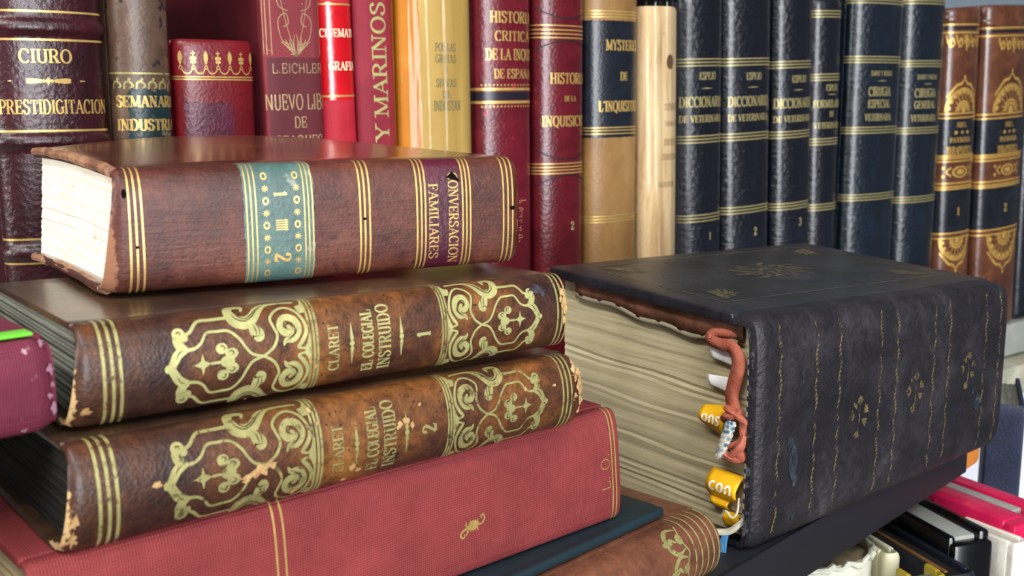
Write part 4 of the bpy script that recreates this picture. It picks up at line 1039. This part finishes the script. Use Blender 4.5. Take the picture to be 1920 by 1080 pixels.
dic = lambda d=0: [('ESPEJO', .1855 + d, .0040, .0130, .002), ('DICCIONARIO', .1713 + d, .0056, .0330, 0), ('DE VETERINARIA', .1620 + d, .0038, .0330, 0)]
vet(.4235, .0350, -1.65, .262, [.1932, .1509, .1063], dic(.0003), ('1', .0955, .0042, None), 'blue black leather volume 1, first after the ragged cream book', VET, 52, dash=.1790)
vet(.4600, .0420, -2.0, .262, [.1941, .1515, .1086], dic(.0004), ('2', .0949, .0046, None), 'blue black leather volume 2 lettered diccionario, between volumes 1 and 3', VET, 53, dash=.1796)
vet(.5050, .0365, -2.3, .262, [.1933, .1518, .1082], dic(-.0008), ('3', .0978, .0046, None), 'blue black leather volume 3, left of the slim formulary', VET, 54, dash=.1782)
vet(.5420, .0310, -1.7, .2335, [.2247, .1864, .1465, .1051], [('ESPEJO', .1799, .0038, .0115, .001), ('FORMULARIO', .1700, .0046, .0270, 0), ('DE', .1636, .0032, .0045, .001), ('VETERINARIA', .1566, .0036, .0260, 0)], None,
    'slim blue black formulary with faded bands beside volume 3', VET, 55, off=.000, dash=.1757, out=-.004)
vet(.5735, .0550, -.4, .2365, [.2348, .1979, .1531, .1097], [('SAINZ Y ROZAS', .1892, .0030, .0210, .001), ('CIRUGIA', .1777, .0056, .0220, 0), ('ESPECIAL', .1699, .0050, .0220, 0), ('VETERINARIA', .1613, .0044, .0260, 0)], None,
    'wide teal black volume lettered cirugia especial', VET2, 56, b=.0105, off=-.0040, dash=.1845)
vet(.6310, .0480, -.9, .2385, [.2370, .1961, .1517, .1049], [('SAINZ Y ROZAS', .1873, .0030, .0210, .001), ('CIRUGIA', .1767, .0056, .0220, 0), ('GENERAL', .1689, .0050, .0220, 0), ('VETERINARIA', .1600, .0044, .0260, 0)], None,
    'teal black volume lettered cirugia general, last of the dark set', VET2, 57, b=.0105, off=-.0040, dash=.1827)

# 18-19 brown and black gilt pair
CHE = leather('chestnut_calf', [(.3, rgb(60, 32, 21)), (.5, rgb(86, 49, 32)), (.7, rgb(110, 67, 43))], 50, .28, .25, 600, .5, coat=.25, specks=(.66, rgb(60, 32, 26), 90))
BLKL = leather('black_spine_label', [(.35, rgb(14, 16, 22)), (.65, rgb(28, 32, 40))], 70, .26, .3, 600, .5, coat=.2)
GOLD_RICH = gilt('rich_gold_leaf', rgb(224, 178, 92), .33, 500, .5, .36)
def fan(k, c, s0, r, sg):
    for rr_ in (1.0, .93, .42, .30): k.stroke([(c + r * rr_ * math.cos(R(a)), s0 + sg * r * rr_ * math.sin(R(a))) for a in range(0, 181, 10)], .0010 if rr_ > .5 else .0016)
    for a in range(0, 181, 20): k.stroke([(c + r * .45 * math.cos(R(a)), s0 + sg * r * .45 * math.sin(R(a))), (c + r * .95 * math.cos(R(a)), s0 + sg * r * .95 * math.sin(R(a)))], [.0005, .0009])
    for a in range(10, 181, 20): k.disc(c + r * .84 * math.cos(R(a)), s0 + sg * r * .84 * math.sin(R(a)), r * .09)
    for x in (1, -1): k.curve([(c + x * r * .95, s0 + sg * r * .62), (c + x * r * .5, s0 + sg * r * 1.12), (c + x * r * .22, s0 + sg * r * 1.2), (c, s0 + sg * r * 1.42)], [.0012, .0020, .0018, .0008])
    k.disc(c, s0 + sg * r * 1.5, .0012); k.disc(c, s0 + sg * .0012, r * .16)
def pair(left, T, lean, L, num, label, seed, dz, out, off):
    B = up(left, T, lean, L, .0100, CHE, CHE, label, seed=seed, out=out, bands=[(.2275 + dz, .004, .0006)])
    W = B.W * .40
    B.panel('dark_band', BLKL, .2205 + dz, .2225 + dz); B.panel('title_label', BLKL, .1345 + dz, .1612 + dz); B.panel('volume_label', BLKL, .0785 + dz, .1105 + dz)
    bars(B, [.2240 + dz, .2185 + dz, .1630 + dz, .1600 + dz, .1335 + dz, .1318 + dz, .1295 + dz, .1140 + dz, .1115 + dz, .1098 + dz, .0780 + dz, .0745 + dz], GOLD_RICH, .0011)
    k = Ink(); r = .0158 if T < .05 else .0195
    fan(k, off, .1645 + dz, r, 1); fan(k, off, .0738 + dz, r, -1)
    for i in range(5):
        c = off - .014 + i * .007
        k.curve([(c - .003, .217 + dz), (c - .001, .211 + dz), (c + .001, .2145 + dz), (c + .0028, .2115 + dz), (c + .0015, .2085 + dz)], [.0010, .0016, .0014, .0016, .0006]); k.disc(c, .2095 + dz, .0012)
    k.stroke([(off, .217 + dz), (off, .206 + dz)], [.0028, .0010])
    k.disc(off, .1218 + dz, .0085, .0042, 20, .72); k.disc(off, .1218 + dz, .0042, .0020)
    for x in (1, -1):
        k.curve([(off + x * .009, .1252 + dz), (off + x * .013, .1222 + dz), (off + x * .009, .1190 + dz)], .0012); k.disc(off + x * .015, .1250 + dz, .0012); k.disc(off + x * .015, .1190 + dz, .0012)
    B.put('gilt_ornament', k, GOLD_RICH, 'across')
    k = Ink()
    for x in (-1, 0, 1): k.stroke([(off + x * .006 - .0015, .1497 + dz), (off + x * .006, .1497 + dz), (off + x * .006 + .0015, .1497 + dz)], [.0022 if x < 0 else .0003, .0024, .0022 if x > 0 else .0003])
    k.stroke([(off - .012, .1497 + dz), (off + .012, .1497 + dz)], .0005)
    B.put('gilt_dash', k, GOLD_RICH, 'across')
    stamp(B, 'title_lettering', [('FOZ L.', .1550 + dz, .0034, .0110, off), ('PATOLOGIA', .1445 + dz, .0034, .0220, off), ('TERAPEUTICA', .1372 + dz, .0050, .0270, off)], GOLD_RICH, .2, .09)
    stamp(B, 'volume_number', [(num, .0935 + dz, .0056, None, off)], GOLD_RICH, .22, .1)
    return B
up(.8000, .0260, -2.6, .214, .0070, BLKL, BLKL, 'plain black book at the far right end of the upright row, mostly out of frame', seed=60)
pair(.6845, .0430, -1.9, .2345, '1', 'brown and black gilt book numbered 1, beside the cirugia general volume', 58, -.0005, 0, -.0045)
pair(.7310, .0600, -2.6, .2385, '2', 'brown and black gilt book numbered 2, rightmost of the upright row', 59, -.0015, .004, -.0015)

# ------------------------------------------------------------------ foreground book at the left edge
PINK = cloth('mulberry_cloth', rgb(94, 28, 48), rgb(116, 42, 62), .0005, .4, .7, spots=rgb(190, 150, 160))
pk = Book('lying_book', 'blurred mulberry cloth book poking in at the left edge', 'book', None,
          (-.0772, .0470, .0785), (0, 0, R(-4)), .160, .0180, .09, .0045, 2.6, bt=.0022, cover=PINK, page=PAGE_TAN, seed=61, cap=.002)
tatters(pk, [(.1586, .0035, .0016, .5), (.1588, -.0040, .0015, .5), (.1582, -.0015, .0009, .8), (.1578, .0085, .0012, .8), (.1588, .0005, .0008, .8)], plain('frayed_cloth_edge', rgb(150, 108, 124), .9, .2))
gs = box_obj('paper_slip', (.04, .0040, .0002), (.1575, .0085, .0009), plain('bright_green_paper', rgb(116, 214, 60), .6, .3), None, .0003)
gs.location = (-.0772, .0470, .0967); gs.rotation_euler = (0, 0, R(-4)); tag(gs, 'bright green paper slip lying on the mulberry book at the left edge', 'paper slip')
sp = Book('lying_book', 'thick plain dark book just outside the left edge, carrying the mulberry book', 'book', None,
          (-.105, .045, .0003), (0, 0, R(-4)), .150, .0779, .10, .004, 2.6, bt=.003, cover=TEAL, page=PAGE_TAN, seed=62)

# ------------------------------------------------------------------ lower shelf, seen under and past the black shelf
LZ = -.262
LN = .0
def low(left, T, L, cover, label, y=.004, D=.072, b=.003, n=2.4, seed=70, page=PAGE_GREY, rot=-3, cat='book', group=None, **kw):
    return Book('shelved_book', label, cat, group, (left, y, LZ), (0, 0, R(rot)), L, T, D, b, n, True, .0022, .003, cover, cover, page, None, (), 20, .0003, 0, seed, .0004, .0012, **kw)
# vellum bound book with a torn, rolled head
VEL = leather('crumpled_vellum', [(.3, rgb(184, 184, 164)), (.55, rgb(214, 214, 196)), (.8, rgb(232, 232, 218))], 40, .45, .7, 260, .45, crease=((120, 120, 60), 1.5))
v = low(.3345, .0460, .231, VEL, 'white vellum book with a torn wrinkled head, standing under the black shelf', y=.0166, b=.018, n=2.0, seed=71, page=PAGE_TAN, rot=-25)
bm = bmesh.new(); rr = random.Random(9); pts, rad = [], []
for i in range(36):
    w = -v.W / 2 + v.W * i / 35; p = v.surf(v.L, w, rr.uniform(-.0006, .0006)); pts.append(p + Vector((0, 0, rr.uniform(-.001, .0010)))); rad.append(rr.uniform(.0008, .0018))
add_tube(bm, pts, rad, 8); obj('rolled_edge', bm, VEL, v.root)
k = Ink(); k.stroke([(-.010, .221), (-.004, .2215)], .0005); k.stroke([(-.017, .20), (-.0165, .230)], .0005); v.put('ink_marks', k, INK_BLACK, 'across')
low(.3790, .0075, .229, leather('cream_vellum', [(.35, rgb(206, 200, 160)), (.65, rgb(226, 222, 192))], 60, .5, .3), 'narrow cream book between the vellum book and the bronze lined book', y=.0015, seed=72, b=.003, rot=-28)
low(.3640, .0150, .2295, leather('olive_yellow_cloth', [(.35, rgb(140, 120, 22)), (.65, rgb(178, 156, 44))], 60, .5, .3), 'olive yellow book in front of the bronze lined book on the lower shelf', y=-.0165, seed=73, b=.003, D=.012, rot=-28)
NAVYB = leather('dusty_black_leather', [(.35, rgb(16, 18, 28)), (.6, rgb(30, 34, 48)), (.8, rgb(62, 66, 80))], 60, .5, .4, 600)
br = low(.3835, .0165, .2245, NAVYB, 'dusty black book with a bronze line along its upper edge', y=-.0190, seed=74, b=.003, rot=-28, page=PAGE_DARK)
box_obj('bronze_line', (.0035, .004, .2246), (.0052, .068, .2251), gilt('bronze_strip', rgb(176, 124, 72), .25, 200, .6, .4), br.root, .0001)
bx = tag(empty('video_case', (.4065, -.0115, LZ), (0, 0, R(-29))), 'glossy black case with a grey edge leaning beside the pink binder', 'case')
GLB = plain('glossy_black_plastic', rgb(10, 10, 14), .22, .5); GRY = plain('grey_page_band', rgb(150, 152, 146), .6, .3)
box_obj('front_shell', (0, .0, 0), (.0035, .048, .2315), GLB, bx, .0015)
box_obj('back_shell', (.0145, .0, 0), (.0195, .048, .2325), GLB, bx, .0015)
box_obj('grey_band', (.0037, .002, .0), (.0143, .047, .2305), GRY, bx, .001)
box_obj('spine', (.0005, -.003, .0), (.0190, .0028, .2290), GLB, bx, .0015)
low(.4255, .0095, .228, leather('white_paper_cover', [(.35, rgb(220, 214, 200)), (.65, rgb(240, 236, 224))], 50, .5, .2), 'white paper covered book between the black case and the pink binder', y=-.0310, seed=76, b=.002, rot=-16, D=.03)
pkb = tag(empty('ring_binder', (.4370, -.0215, LZ), (0, 0, R(-18))), 'shiny hot pink binder with pale page edges on the lower shelf', 'binder')
HOT = leather('hot_pink_vinyl', [(.35, rgb(186, 22, 70)), (.65, rgb(214, 36, 88))], 50, .2, .15, 500, .5, coat=.4)
box_obj('front_cover', (0, 0, 0), (.0135, .15, .2325), HOT, pkb, .002); box_obj('back_cover', (.0195, 0, 0), (.028, .15, .2335), HOT, pkb, .002)
box_obj('page_block', (.0137, .006, .004), (.0193, .148, .2320), GRY, pkb, .0005); box_obj('spine', (.0005, -.005, 0), (.0275, .004, .2315), HOT, pkb, .002)
nv = low(.5370, .0172, .252, leather('navy_cloth', [(.35, rgb(24, 32, 56)), (.65, rgb(36, 46, 72))], 60, .6, .3, 900), 'tall navy book standing behind the hot pink binder', y=.022, b=.0008, n=6, seed=77, rot=-69, D=.06)
low(.5750, .1100, .226, plain('white_card', rgb(214, 214, 224), .6, .3, var=.03), 'white slipcase behind the pink binder, left of the navy book', y=.080, b=.001, n=5, seed=78, D=.06, rot=-9.5)
low(.7300, .1700, .1775, plain('pale_card', rgb(236, 238, 240), .6, .3, var=.03), 'white boxed set under the marbled ledger at far right', y=.124, b=.001, n=5, seed=79, D=.10, rot=-9.5)
MARB = leather('grey_marbled_paper', [(.3, rgb(128, 128, 112)), (.5, rgb(160, 160, 142)), (.7, rgb(192, 190, 170))], 30, .55, .15, 500, specks=(.60, rgb(190, 160, 132), 26))
mb = Book('lying_book', 'grey marbled ledger lying under the pale bookcase shelf at far right', 'book', None, (.7310, .1215, -.0842), (0, 0, RA), .165, .0235, .10, .002, 3, bt=.002, cover=MARB, page=PAGE_TAN, seed=80)
